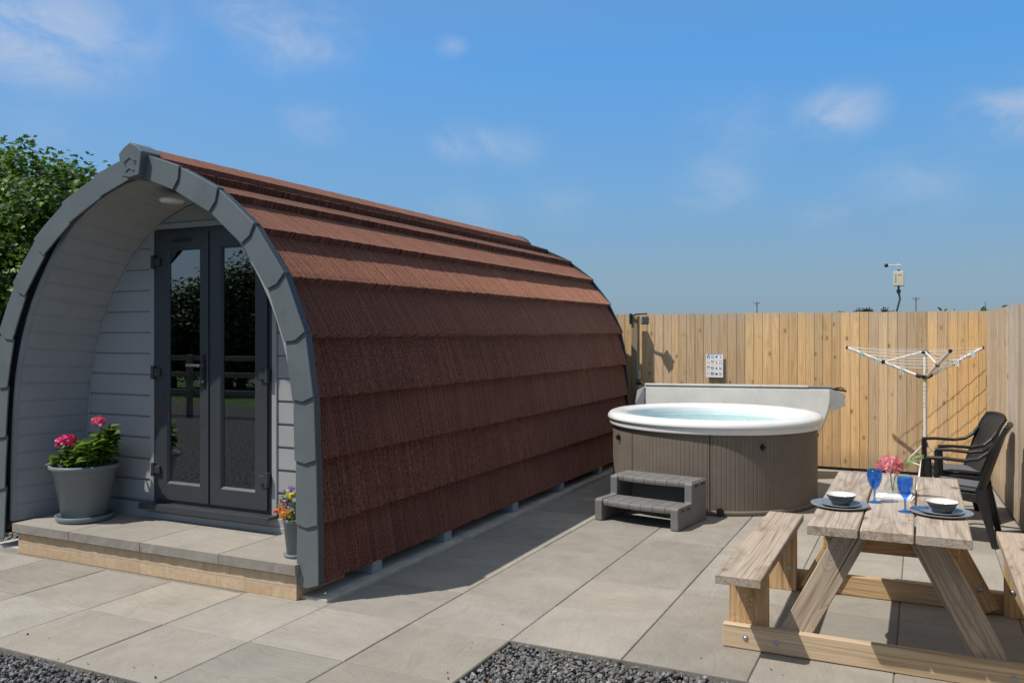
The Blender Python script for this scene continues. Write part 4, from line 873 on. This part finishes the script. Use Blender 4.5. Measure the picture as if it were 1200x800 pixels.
# ------------------------------------------------------------------ rotary airer
ax, ay = .032, 9.92
ra = thing('clothes_airer', 'white folding rotary clothes airer with three raised arms in the fence corner', 'clothes airer', (ax, ay, 0))
mb = MB(); mb.tube([(ax, ay, .18), (ax, ay, 1.40)], .0165, 14); mb.build('pole', M['alu'], ra)
mb = MB(); mb.tube([(ax, ay, 1.375), (ax, ay, 1.412)], .034, 14); mb.build('top_hub', M['black'], ra)
mb = MB(); mb.tube([(ax, ay, 1.115), (ax, ay, 1.15)], .036, 14); mb.build('lower_hub', M['black'], ra)
mb = MB(); mb.tube([(ax, ay, 1.085), (ax, ay, 1.114)], .022, 12); mb.T = [(.45, .6, .10, 1)]*len(mb.V); mb.build('lock_ring', M['peg'], ra)
ARM = []
for a, up in ((45.6, 1.425), (165.6, 1.425), (285.6, 1.415)):
    c, s_ = math.cos(R(a)), math.sin(R(a)); p0 = Vector((ax+c*.04, ay+s_*.04, 1.13)); p1 = Vector((ax+c*.79, ay+s_*.79, up)); ARM.append((p0, p1))
    mb = MB(); mb.tube([p0, p1], .0155, 10); arm = mb.build('arm', M['alu'], ra)
    mb = MB(); mb.tube([p1, p1+(p1-p0).normalized()*.02], .018, 10); mb.build('end_cap', M['black'], arm); mb = MB(); mb.tube([p0, p0+(p1-p0).normalized()*.05], .020, 10); mb.build('pivot', M['black'], arm)
    mb = MB()
    for k in range(1, 7): q = p0.lerp(p1, .30+.67*k/6-.03); mb.blob((q.x, q.y, q.z+.014), .005, 0, 4)
    mb.build('line_eyelets', M['black'], arm)
    mid = p0.lerp(p1, .50); t0 = Vector((ax+c*.03, ay+s_*.03, 1.39)); mb = MB(); mb.tube([t0, mid], .009, 8); st_ = mb.build('strut', M['alu'], ra); mb = MB(); mb.box(mid, (.036, .036, .042), R(a)); mb.build('joint', M['black'], st_, bevel=.006)
mb = MB()
for k in range(6):
    f = .32 + .66*k/5; pts = [q0.lerp(q1, f) + Vector((0, 0, .013)) for q0, q1 in ARM]
    for q in range(3):
        u, v = pts[q], pts[(q+1) % 3]; L = (v-u).length; mb.tube([u.lerp(v, e/6) - Vector((0, 0, .03*L*math.sin(math.pi*e/6)*.5)) for e in range(7)], .0024, 4)
mb.build('washing_line', M['line'], ra)
for a in (20, 140, 260):
    mb = MB(); c, s_ = math.cos(R(a)), math.sin(R(a)); mb.tube([(ax+c*.02, ay+s_*.02, .42), (ax+c*.44, ay+s_*.44, .015)], .011, 8); mb.tube([(ax, ay, .19), (ax+c*.22, ay+s_*.22, .225)], .007, 6); mb.build('leg', M['alu'], ra)
mb = MB(); mb.tube([(ax, ay, .40), (ax, ay, .45)], .026, 12); mb.build('leg_collar', M['black'], ra)
A3 = [q for q in ARM]
pegs = [((1, .78), 'green', 'pale green plastic peg clipped low on the left arm of the airer'), ((1, .55), 'pale', 'pale blue peg pair hanging inside the left half of the airer'), ((0, .52), 'white', 'white peg bunch clipped beside the right arm joint of the airer'), ((0, .66), 'white', 'single white peg on the line midway out on the right arm'), ((0, .82), 'pale', 'pale bluish peg bunch nearest the tip of the right arm'), ((1, .22), 'pale', 'pale blue peg hanging from lines just left of the airer pole')]
for ((ai, f), cl__, lab) in pegs:
    q0, q1 = ARM[ai]; p = q0.lerp(q1, f); p = p + Vector((-.02, -.03, .0)); t = {'green': (.40, .70, .50), 'pale': (.60, .75, .76), 'white': (.74, .78, .78)}[cl__]
    pr = bpy.data.objects.new('clothes_peg', None); COL.objects.link(pr); pr.location = p; tag(pr, lab, 'clothes peg', 'pegs on the clothes airer')
    m_ = MB(); m_.tint = t
    for k in range(3 if 'bunch' in lab else 1): m_.bar([(-.006+k*.014, k*.006, .030), (-.012+k*.014, .004, -.045)], .010, .008); m_.bar([(.006+k*.014, k*.006, .030), (.014+k*.014, -.004, -.045)], .010, .008)
    m_.build('jaw', M['peg'], pr, world=False)

# ------------------------------------------------------------------ chairs
def armchair(label, loc, rz):
    c = thing('armchair', label, 'chair', loc, rz, 'black garden armchairs by the fence'); c.scale = (1, .76, 1)
    B = lambda mb, n, m='weave', bev=0: mb.build(n, M[m], c, world=False, bevel=bev)
    mb = MB(); NX, NY = 12, 10; vs, gs, fs = [], [], []
    for i in range(NX+1):
        for j in range(NY+1):
            u = -1+2*i/NX; v = j/NY; x = u*(.245-.02*v); y = -.27+.47*v; z = .405 - .03*v - .02*math.exp(-((v)/.06)**2) + .010*u*u; vs.append((x, y, z)); gs.append((x, y, 0))
    n1 = len(vs); vs += [(x, y, z-.03) for x, y, z in vs]; gs += gs[:]
    for i in range(NX):
        for j in range(NY): a = i*(NY+1)+j; q = (a, a+NY+1, a+NY+2, a+1); fs += [q, tuple(n1+k for k in q[::-1])]
    for i in range(NX): a = i*(NY+1); fs.append((a, n1+a, n1+a+NY+1, a+NY+1)); a += NY; fs.append((a, a+NY+1, n1+a+NY+1, n1+a))
    for j in range(NY): fs.append((j, j+1, n1+j+1, n1+j)); a = NX*(NY+1)+j; fs.append((a, n1+a, n1+a+1, a+1))
    mb.add(vs, fs, gs, smooth=False); B(mb, 'seat')
    mb = MB(); mb.bar([(-.24, -.262, .355), (-.1, -.268, .372), (.1, -.268, .372), (.24, -.262, .355)], .022, [.075, .05, .05, .075]); 
    for s in (-1, 1): mb.bar([(s*.245, -.26, .35), (s*.24, -.05, .365), (s*.225, .2, .345)], .022, [.08, .055, .07])
    B(mb, 'apron')
    # backrest: curved shell with flared top
    mb = MB(); NU, NV = 16, 18; vs, gs, fs = [], [], []
    for i in range(NU+1):
        for j in range(NV+1):
            u = -1+2*i/NU; v = j/NV; w = .215 + .030*math.sin(v*math.pi*.75) ; x = u*w
            z = .36 + .53*v - .014*v*abs(u)**3; y = .185 + .225*v + .030*max(0, v-.86)/.14 - .055*u*u*(1-.25*v)
            vs.append((x, y, z)); gs.append((x*1.0, z, 0))
    n1 = len(vs); vs += [(x, y+.018, z) for x, y, z in vs]; gs += gs[:]
    for i in range(NU):
        for j in range(NV): a = i*(NV+1)+j; q = (a, a+NV+1, a+NV+2, a+1); fs += [q, tuple(n1+k for k in q[::-1])]
    for i in range(NU): a = i*(NV+1); fs.append((a, n1+a, n1+a+NV+1, a+NV+1)); a += NV; fs.append((a, a+NV+1, n1+a+NV+1, n1+a))
    for j in range(NV): fs.append((j, j+1, n1+j+1, n1+j)); a = NU*(NV+1)+j; fs.append((a, n1+a, n1+a+1, a+1))
    mb.add(vs, fs, gs, smooth=True); bk = B(mb, 'backrest')
    mb = MB()
    ey = lambda v: .185+.225*v+.030*max(0, v-.86)/.14-.055*(1-.25*v)+.009
    for s in (-1, 1): mb.bar([(s*(.215+.030*math.sin(v*math.pi*.75)+.006), ey(v), .36+.53*v-.014*v) for v in [k/10 for k in range(11)]], .020, .032, up=(0, 1, .0))
    mb.bar([((-1+2*k/12)*.236,   .441-.055*.75*(-1+2*k/12)**2, .892-.014*abs(-1+2*k/12)**3) for k in range(13)], .024, .030)
    mb.build('back_rim', M['black'], bk, world=False)
    for s in (-1, 1):
        mb = MB(); mb.bar([(s*.268, -.285, .635), (s*.272, -.15, .640), (s*.268, .05, .632), (s*.25, .17, .648), (s*.238, .26, .70), (s*.238, .315, .76)], [.05, .056, .056, .05, .04, .03], [.026, .022, .022, .024, .03, .03]); B(mb, 'arm', 'black')
        mb = MB(); mb.bar([(s*.275, -.315, 0), (s*.270, -.28, .30), (s*.268, -.268, .45), (s*.268, -.272, .63)], [.042, .046, .044, .044], [.050, .062, .055, .05], up=(0, 1, 0)); B(mb, 'leg', 'black')
        mb = MB(); mb.bar([(s*.278, .315, 0), (s*.258, .265, .16), (s*.235, .205, .34), (s*.228, .20, .42)], [.040, .046, .046, .04], [.052, .07, .10, .09], up=(0, 1, 0)); B(mb, 'leg', 'black')
    return c
def cushion(label, loc, rz):
    mb = MB(); n = 10; vs, fs = [], []
    for sgn in (1, -1):
        for i in range(n+1):
            for j in range(n+1):
                u, v = -1+2*i/n, -1+2*j/n; e = (1-abs(u)**6)*(1-abs(v)**6); vs.append((u*.225*(1-.03*v), v*.21-.02, .012+.5*sgn*(.010+.020*e) + (.003*mnoise.noise(Vector((u*2, v*2, 4))) if sgn > 0 else 0)))
    m_ = (n+1)**2
    for i in range(n):
        for j in range(n): a = i*(n+1)+j; q = (a, a+n+1, a+n+2, a+1); fs += [q, tuple(m_+k for k in q[::-1])]
    for i in range(n):
        for a, b_ in ((i, i+1), ((n)*(n+1)+i, n*(n+1)+i+1), (i*(n+1), (i+1)*(n+1)), (i*(n+1)+n, (i+1)*(n+1)+n)): fs.append((a, b_, m_+b_, m_+a))
    mb.add(vs, fs, smooth=True); o = mb.build('seat_cushion', M['cushion']); o.location = loc; o.rotation_euler = (R(-3.5), 0, rz); o.scale = (1, .78, 1)
    return tag(o, label, 'cushion', 'grey cushions on the black armchairs')
# chairs face -X (local front is -Y): rotate by -90 degrees
C1, r1 = (.285, 7.54, 0), R(-90-7); C2, r2 = (.28, 8.385, 0), R(-90+13)
armchair('nearer black woven plastic armchair, its back edge-on to the camera', C1, r1); armchair('farther black woven plastic armchair beside the clothes airer pole', C2, r2)
cushion('grey cushion on the nearer black armchair', (C1[0], C1[1], .402), r1); cushion('grey cushion on the farther black armchair', (C2[0], C2[1], .402), r2)

# ------------------------------------------------------------------ picnic table
pt = thing('picnic_table', 'weathered timber picnic table with two attached benches standing on the slabs', 'picnic table', (-.145, 4.93, 0))
def pb(name, mat, *a, parent=pt, **k): mb = MB(); mb.plank(*a, **k); return mb.build(name, M[mat], parent)
def bolts(parent, pts, ax=(0, -1, 0), r_=.011):
    for p in pts:
        mb = MB(); d = Vector(ax); p = Vector(p); mb.tube([p, p+d*.002], r_*1.35, 14); mb.tube([p+d*.002, p+d*.005, p+d*.008], [r_, r_*.9, r_*.5], 12); mb.build('bolt', M['steel'], parent)
TZ = .72; mid = -.1395
for k in (-1, 0, 1): pb('tabletop_plank', 'ttop', (mid+k*.226, 4.105, TZ-.0225), (mid+k*.226, 5.765, TZ-.0225), .218, .045, (1, 0, 0), bev=.005, tint=(1, 1, 1) if k else (1.07, 1.07, 1.08))
for xb in (-.793, .505): pb('bench_seat', 'ttop', (xb, 4.145, .43-.0225), (xb, 5.765, .43-.0225), .218, .045, (1, 0, 0), bev=.005, tint=(1.0, .97, .93))
g1 = pb('ground_beam', 'tbeam', (-.914, 4.4085, .061), (.632, 4.4085, .061), .118, .045, (0, 0, 1)); bolts(g1, [(-.80, 4.386, .06), (-.65, 4.386, .06), (.37, 4.386, .06), (.52, 4.386, .06)])
g2 = pb('ground_beam', 'tleg', (-.914, 5.580, .061), (.632, 5.580, .061), .118, .045, (0, 0, 1))
for ya, yb in ((4.4545, 4.4995), (5.534, 5.534)):
    y = ya if ya < 5 else 5.5345
    for s in (-1, 1):
        lg = pb('leg', 'ttop' if ya < 5 else 'tleg', (mid+s*.475, y, .012), (mid+s*.135, y, .672), .138, .044, (1, 0, 0), tint=(1.08, 1.04, .98) if ya < 5 else (.95, .9, .82))
        bolts(lg, [(mid+s*.178, y-.0222, .615)] + ([(mid+s*.44, y-.0222, .14)] if ya > 5 else []), r_=.012)
        xb = mid+s*.645
        bp = pb('bench_post', 'tleg', (mid+s*.655, y, .0), (mid+s*.655, y, .384), .195, .044, (1, 0, 0), tint=(1, .97, .9)); bolts(bp, [(mid+s*.60, y-.0222, .145)] if ya > 5 else [], r_=.012)
for y in (4.500, 5.489): cr = pb('cross_brace', 'tleg', (mid-.30, y, .60), (mid+.30, y, .60), .14, .044, (0, 0, 1), tint=(.9, .8, .66))
for s in (-1, 1): pb('gusset', 'tleg', (mid+s*.645, 5.33, .355), (mid+s*.645, 5.505, .355), .05, .05, (1, 0, 0)); pb('gusset', 'tleg', (mid+s*.645, 4.48, .36), (mid+s*.645, 4.64, .36), .05, .045, (1, 0, 0))
# ------------------------------------------------------------------ tableware
def single(name, label, cat, mb, mat, loc, group=None): o = mb.build(name, mat); o.location = loc; return tag(o, label, cat, group)
for side, x, y in (('left', -.372, 4.60), ('right', .085, 4.615)):
    mb = MB(); mb.lathe([(0, .004), (.085, .004), (.10, .008), (.135, .016), (.1395, .0175)], n=64); mb.m = 1; mb.lathe([(.1395, .0175), (.140, .015), (.135, .011), (.09, .0), (0, .0)], n=64)
    single('dinner_plate', f'large blue grey dinner plate on the {side} plank of the picnic table', 'plate', mb, [M['plate'], M['platee']], (x, y, TZ), 'dinner plates on the picnic table')
    mb = MB(); mb.lathe([(0, .006), (.055, .006), (.066, .009), (.092, .0145), (.0955, .016)], n=56); mb.m = 1; mb.lathe([(.0955, .016), (.0958, .0135), (.09, .010), (.06, .001), (0, .001)], n=56)
    single('side_plate', f'smaller blue grey side plate under the {side} bowl', 'plate', mb, [M['plate'], M['platee']], (x+.004, y+.004, TZ+.0045), 'side plates on the picnic table')
    mb = MB(); pr = [(0, 0), (.038, 0), (.041, .003)] + [(.041+.030*(k/9)**.85+(.0012 if k % 3 == 1 else 0), .004+.046*k/9) for k in range(10)] + [(.0705, .052)]
    mb.lathe(pr, n=56); mb.m = 1; mb.lathe([(.0705, .052), (.0685, .0525), (.066, .049), (.052, .018), (.036, .008), (0, .006)], n=56)
    single('bowl', f'dark grey bowl with white inside on the {side} plates', 'bowl', mb, [M['crock'], M['crockw']], (x+.005, y+.006, TZ+.0108), 'bowls on the picnic table')
for lab, x, y in (('blue glass goblet standing nearer the left plate', -.219, 4.79), ('blue glass goblet standing nearer the right plate', -.073, 4.60)):
    mb = MB(); mb.lathe([(0, .0), (.033, .0), (.034, .002), (.020, .006), (.007, .011), (.005, .02), (.0045, .05), (.006, .062), (.012, .070), (.025, .088), (.034, .115), (.0365, .140), (.0355, .172), (.0335, .172), (.0342, .14), (.031, .115), (.022, .09), (.008, .074), (0, .072)], n=40)
    single('goblet', lab, 'glass', mb, M['blue'], (x, y, TZ+.0005), 'blue goblets on the picnic table')
mb = MB(); mb.add([(-.095, -.07, 0), (.09, -.085, 0), (.105, .05, 0), (-.08, .07, 0), (-.095, -.07, .004), (.09, -.085, .004), (.105, .05, .004), (-.08, .07, .004)], [(3, 2, 1, 0), (4, 5, 6, 7), (0, 1, 5, 4), (1, 2, 6, 5), (2, 3, 7, 6), (3, 0, 4, 7)])
mb.add([(-.05, -.06, .0055), (.085, -.07, .006), (.09, .03, .010), (-.045, .045, .008), (-.05, -.06, .0075), (.085, -.07, .009), (.09, .03, .014), (-.045, .045, .011)], [(3, 2, 1, 0), (4, 5, 6, 7), (0, 1, 5, 4), (1, 2, 6, 5), (2, 3, 7, 6), (3, 0, 4, 7)])
single('napkin', 'folded white paper napkins under the flower vase', 'napkin', mb, M['napkin'], (-.135, 5.0, TZ+.0008))
vx, vy, vz = -.145, 5.03, TZ+.0155
mb = MB(); mb.lathe([(0, 0), (.030, 0), (.036, .006), (.040, .022), (.037, .040), (.026, .058), (.021, .075), (.024, .088), (.0225, .088), (.0195, .075), (.0245, .058), (.035, .040), (.038, .022), (.033, .008), (0, .005)], n=36)
single('vase', 'small clear glass bud vase between the blue goblets', 'vase', mb, M['clear'], (vx, vy, vz))
pf = thing('pink_flower', 'large pink ruffled flower standing in the glass vase', 'flower', (vx, vy, vz+.008))
mb = MB(); mb.tube([(vx+.004, vy, vz+.008), (vx-.004, vy, vz+.08), (vx-.006, vy-.005, vz+.125)], .0028, 6); mb.T = [(.08, .15, .04, 1)]*len(mb.V); mb.build('stem', M['leaf'], pf)
flower_head((vx-.006, vy-.008, vz+.145), .050, 230, (.62, .12, .22), (.88, .48, .52), pf, 'bloom', .85, .034)
ff = thing('fern_frond', 'variegated green fern leaf leaning right out of the vase', 'leaf', (vx+.006, vy, vz+.01))
mb = MB(); fp = [Vector((vx+.006, vy, vz+.01)), Vector((vx+.015, vy-.002, vz+.085)), Vector((vx+.05, vy-.005, vz+.145)), Vector((vx+.10, vy-.01, vz+.185)), Vector((vx+.15, vy-.015, vz+.205))]; mb.tube(fp, [.002, .002, .0018, .0014, .0008], 5); mb.T = [(.12, .20, .06, 1)]*len(mb.V); mb.build('stem', M['leaf'], ff)
lp, ld, ls = [], [], []
for k in range(44):
    f = .32+.68*k/43; q = f*4; i = min(3, int(q)); p = fp[i].lerp(fp[i+1], q-i); ax_ = (fp[i+1]-fp[i]).normalized()
    for s in (-1, 1): lp.append(p); ld.append(tuple(ax_*.75 + Vector((0, s*.7, .0)) + Vector((-ax_.z, 0, ax_.x))*s*.55)); ls.append(.048*(1.05-.75*abs(f-.55)/.5))
scatter('leaflets', [(0, 0, 0), (-.07, .4, .01), (0, 1, -.02), (.07, .4, .01)], [(0, 3, 2, 1)], np.array(lp), dir_rot(np.array(ld)), np.array(ls), greens(len(lp), (.07, .15, .03), (.38, .46, .22)), M['leaf'], ff)

# ------------------------------------------------------------------ beyond the fence
wx, wy = -.25, 11.3
ws = thing('weather_station', 'cream weather station box on a thin bent pole above the fence', 'weather station', (wx, wy, 0))
mb = MB(); mb.tube([(wx-.02, wy, 0), (wx-.02, wy, 1.86), (wx+.015, wy, 2.0), (wx, wy, 2.08), (wx, wy, 2.36)], .012, 8); mb.tube([(wx, wy, 2.07), (wx, wy, 2.11)], .024, 8); mb.build('pole', M['wire'], ws)
mb = MB(); mb.bounds(wx-.055, wx+.06, wy-.06, wy+.04, 2.155, 2.33); o = mb.build('sensor_box', M['cream'], ws, bevel=.006)
mb = MB(); mb.bounds(wx-.040, wx-.028, wy-.064, wy-.0602, 2.20, 2.30); mb.bounds(wx-.01, wx+.03, wy-.064, wy-.0602, 2.285, 2.29); mb.build('vent_slot', M['pipe'], o)
mb = MB(); mb.bar([(wx+.03, wy, 2.405), (wx-.13, wy-.03, 2.405)], .014, .014); mb.tube([(wx, wy, 2.34), (wx, wy, 2.43)], .008, 8); o = mb.build('vane_arm', M['alu'], ws)
mb = MB(); mb.blob((wx-.135, wy-.03, 2.405), (.024, .02, .024), 0, 6); mb.build('anemometer_cup', M['black'], o)
def pole(label, x, y, h):
    p = thing('utility_pole', label, 'utility pole', (x, y, -.07)); mb = MB(); mb.tube([(x, y, -.07), (x, y, h)], [.13, .10], 8); mb.build('shaft', M['polehaze'], p); mb = MB(); mb.box((x, y-.15, h-.25), (1.1, .10, .12)); mb.build('crossarm', M['polehaze'], p)
    for q in (-.45, 0, .45): mb = MB(); mb.tube([(x+q, y-.15, h-.19), (x+q, y-.15, h-.04)], .05, 6); mb.build('insulator', M['wire'], p)
pole('distant utility pole above the fence left of the dark trees', -26.1, 153.8, 6.9); pole('distant utility pole just right of the weather station', -.9, 165.9, 7.7)
# trees
def tree(label, loc, crown_c, crown_r, n_cl, per, lsize, lo, hi, seed, trunk_r=.16, tmpl=(LOBE, LOBEF), group=None, spread=.34, name='tree'):
    r = random.Random(seed); rg = np.random.default_rng(seed); t = thing(name, label, 'tree', loc, 0, group); L = Vector(loc)
    C = Vector(crown_c); mb = MB(); top = C + Vector((0, 0, crown_r[2]*.45)); pts = [L, L.lerp(top, .3)+Vector((r.uniform(-.1, .1), r.uniform(-.1, .1), 0)), L.lerp(top, .65)+Vector((r.uniform(-.15, .15), r.uniform(-.15, .15), 0)), top]
    mb.tube(pts, [trunk_r*1.25, trunk_r, trunk_r*.6, trunk_r*.15], 10); cents = []
    for k in range(n_cl):
        d = Vector((r.gauss(0, 1), r.gauss(0, 1), r.gauss(0, 1)+.15)).normalized(); q = r.uniform(.45, 1.0)**.6
        lump = 1 + .22*mnoise.noise(d*2.1+Vector((seed, 0, 0)))
        c = C + Vector((d.x*crown_r[0], d.y*crown_r[1], d.z*crown_r[2]))*q*lump
        if c.z < L.z+.35: c.z = L.z+.35+r.random()*.4
        cents.append(c)
        if k % 5 == 0:
            f = r.uniform(.25, .8); p0 = pts[1].lerp(pts[3], f); m_ = p0.lerp(c, .5)+Vector((0, 0, .12)); mb.tube([p0, m_, c], [trunk_r*.32, trunk_r*.2, trunk_r*.05], 6)
    mb.build('trunk', M['bark'], t)
    cc = np.array([tuple(c) for c in cents]); sp = spread*np.mean(crown_r)/2
    P = np.repeat(cc, per, 0) + np.clip(rg.normal(size=(n_cl*per, 3)), -1.9, 1.9)*sp*np.array([1, 1, .75])
    z = rg.normal(size=(len(P), 3)); out = P-np.array(tuple(C)); out /= np.linalg.norm(out, axis=1)[:, None]
    z = z*.6 + out*.5 + np.array([0, 0, .75]); z /= np.linalg.norm(z, axis=1)[:, None]; x = np.cross(z, rg.normal(size=(len(P), 3))); x /= np.linalg.norm(x, axis=1)[:, None]; rot = np.stack([x, np.cross(z, x), z], axis=2)
    tn = np.repeat(greens(n_cl, lo, hi, rg), per, 0)*rg.uniform(.75, 1.25, (len(P), 1))
    scatter('crown', tmpl[0], tmpl[1], P, rot, rg.uniform(.7, 1.2, len(P))*lsize, tn, M['leaf'], t); return t
tree('leafy broad tree with bright green lobed leaves standing behind the left side of the pod', (-12.35, 8.37, -.07), (-12.12, 8.42, 2.52), (2.15, 2.1, 1.60), 430, 100, .088, (.030, .070, .013), (.15, .25, .036), 5, spread=.19)
def far_tree(label, x, y, h, w, seed): tree(label, (x, y, -.07), (x, y, h*.45), (w*.62, w*.62, h*.38), 120, 34, .45, (.014, .024, .010), (.030, .045, .018), seed, .3, (LEAF, LEAFF), 'dark trees on the far horizon')
far_tree('leftmost small dark distant tree showing above the fence', -16.5, 205, 7.2, 3.3, 31); far_tree('middle and widest dark distant tree showing above the fence', -11.6, 206, 7.9, 4.2, 32); far_tree('rightmost dark distant tree left of the weather station', -7.6, 207, 7.7, 3.9, 33)
def shrub(label, x, y, h, n, seed):
    r = random.Random(seed); rg = np.random.default_rng(seed); s_ = thing('shrub', label, 'shrub', (x, y, -.07), 0, 'shrub tips showing over the fence'); mb = MB(); lp, ld = [], []
    for k in range(n):
        a = Vector((x+r.uniform(-.12, .12), y, -.07)); b_ = Vector((x+r.uniform(-.28, .28), y+r.uniform(-.1, .1), h*r.uniform(.93, 1.0))); mb.tube([a, a.lerp(b_, .6), b_], [.008, .006, .003], 5)
        for q in range(26): f = r.uniform(.4, 1.0); lp.append(tuple(a.lerp(b_, f))); ld.append((r.uniform(-1, 1), r.uniform(-1, 1), r.uniform(0, 1)))
    mb.build('stems', M['bark'], s_); scatter('foliage', LEAF, LEAFF, np.array(lp), dir_rot(np.array(ld), r=rg), rg.uniform(.05, .085, len(lp)), greens(len(lp), (.03, .06, .015), (.09, .14, .03), rg), M['leaf'], s_)
shrub('single thin shrub tip left of the taller shrub above the fence', .36, 11.55, 1.90, 2, 41); shrub('taller shrub tip above the fence left of the corner', .52, 11.45, 1.955, 3, 42); shrub('leafy shrub tips above the fence at its corner', .80, 11.35, 1.965, 6, 43)

# ------------------------------------------------------------------ the yard behind the camera (seen in the door glass)
proto = tree('dark bushy tree reflected in the right door pane', (-19.5, -9.5, -.07), (-19.5, -9.5, 3.3), (2.5, 2.5, 2.7), 230, 48, .20, (.018, .038, .010), (.06, .10, .022), 61, .2, (LEAF, LEAFF), 'trees beyond the yard')
for k, (x, y, sc, rz, lab) in enumerate(((-16.3, -10.6, .80, 40, 'dark bushy tree reflected low in the left door pane'), (-23.0, -8.2, 1.12, 200, 'tallest tree reflected at the right of the door glass'), (-13.4, -12.0, .72, 110, 'small tree reflected at the far left of the door glass'), (-27.0, -6.0, 1.2, 300, 'tree of the hedge line farthest from the pod'), (-10.0, -13.5, .85, 15, 'tree of the hedge line nearest the gravel yard'), (-19.8, -9.0, .74, 80, 'dense dark tree filling the left door pane above the fence reflection'), (-18.6, -10.0, .82, 150, 'taller dense tree behind the one in the left door pane'), (-21.8, -8.6, .78, 250, 'dense dark tree beside the left edge of the left door pane'))):
    c = copy_tree(proto); sc *= .58 if k < 5 else .66; c.location = (x, y, -.07); c.scale = (sc*1.25, sc*1.25, sc); c.rotation_euler = (0, 0, R(rz)); c['label'] = lab
proto.scale = (.60, .60, .60); proto.location.x = -17.6
rf = thing('rail_fence', 'dark timber post and rail fence across the yard reflected in the door glass', 'fence', (-14, -4.4, 0))
for k in range(13): x = -24+k*1.8; mb = MB(); mb.plank((x, -2.2-.22*(x+24)*.5, -.07), (x, -2.2-.22*(x+24)*.5, 1.15), .10, .10, (1, 0, 0)); mb.build('post', M['post'], rf)
for z in (.40, .75, 1.08): mb = MB(); mb.plank((-24, -2.26, z), (-2.4, -2.26-.22*21.6*.5, z), .10, .04, (0, 0, 1)); mb.build('rail', M['post'], rf)
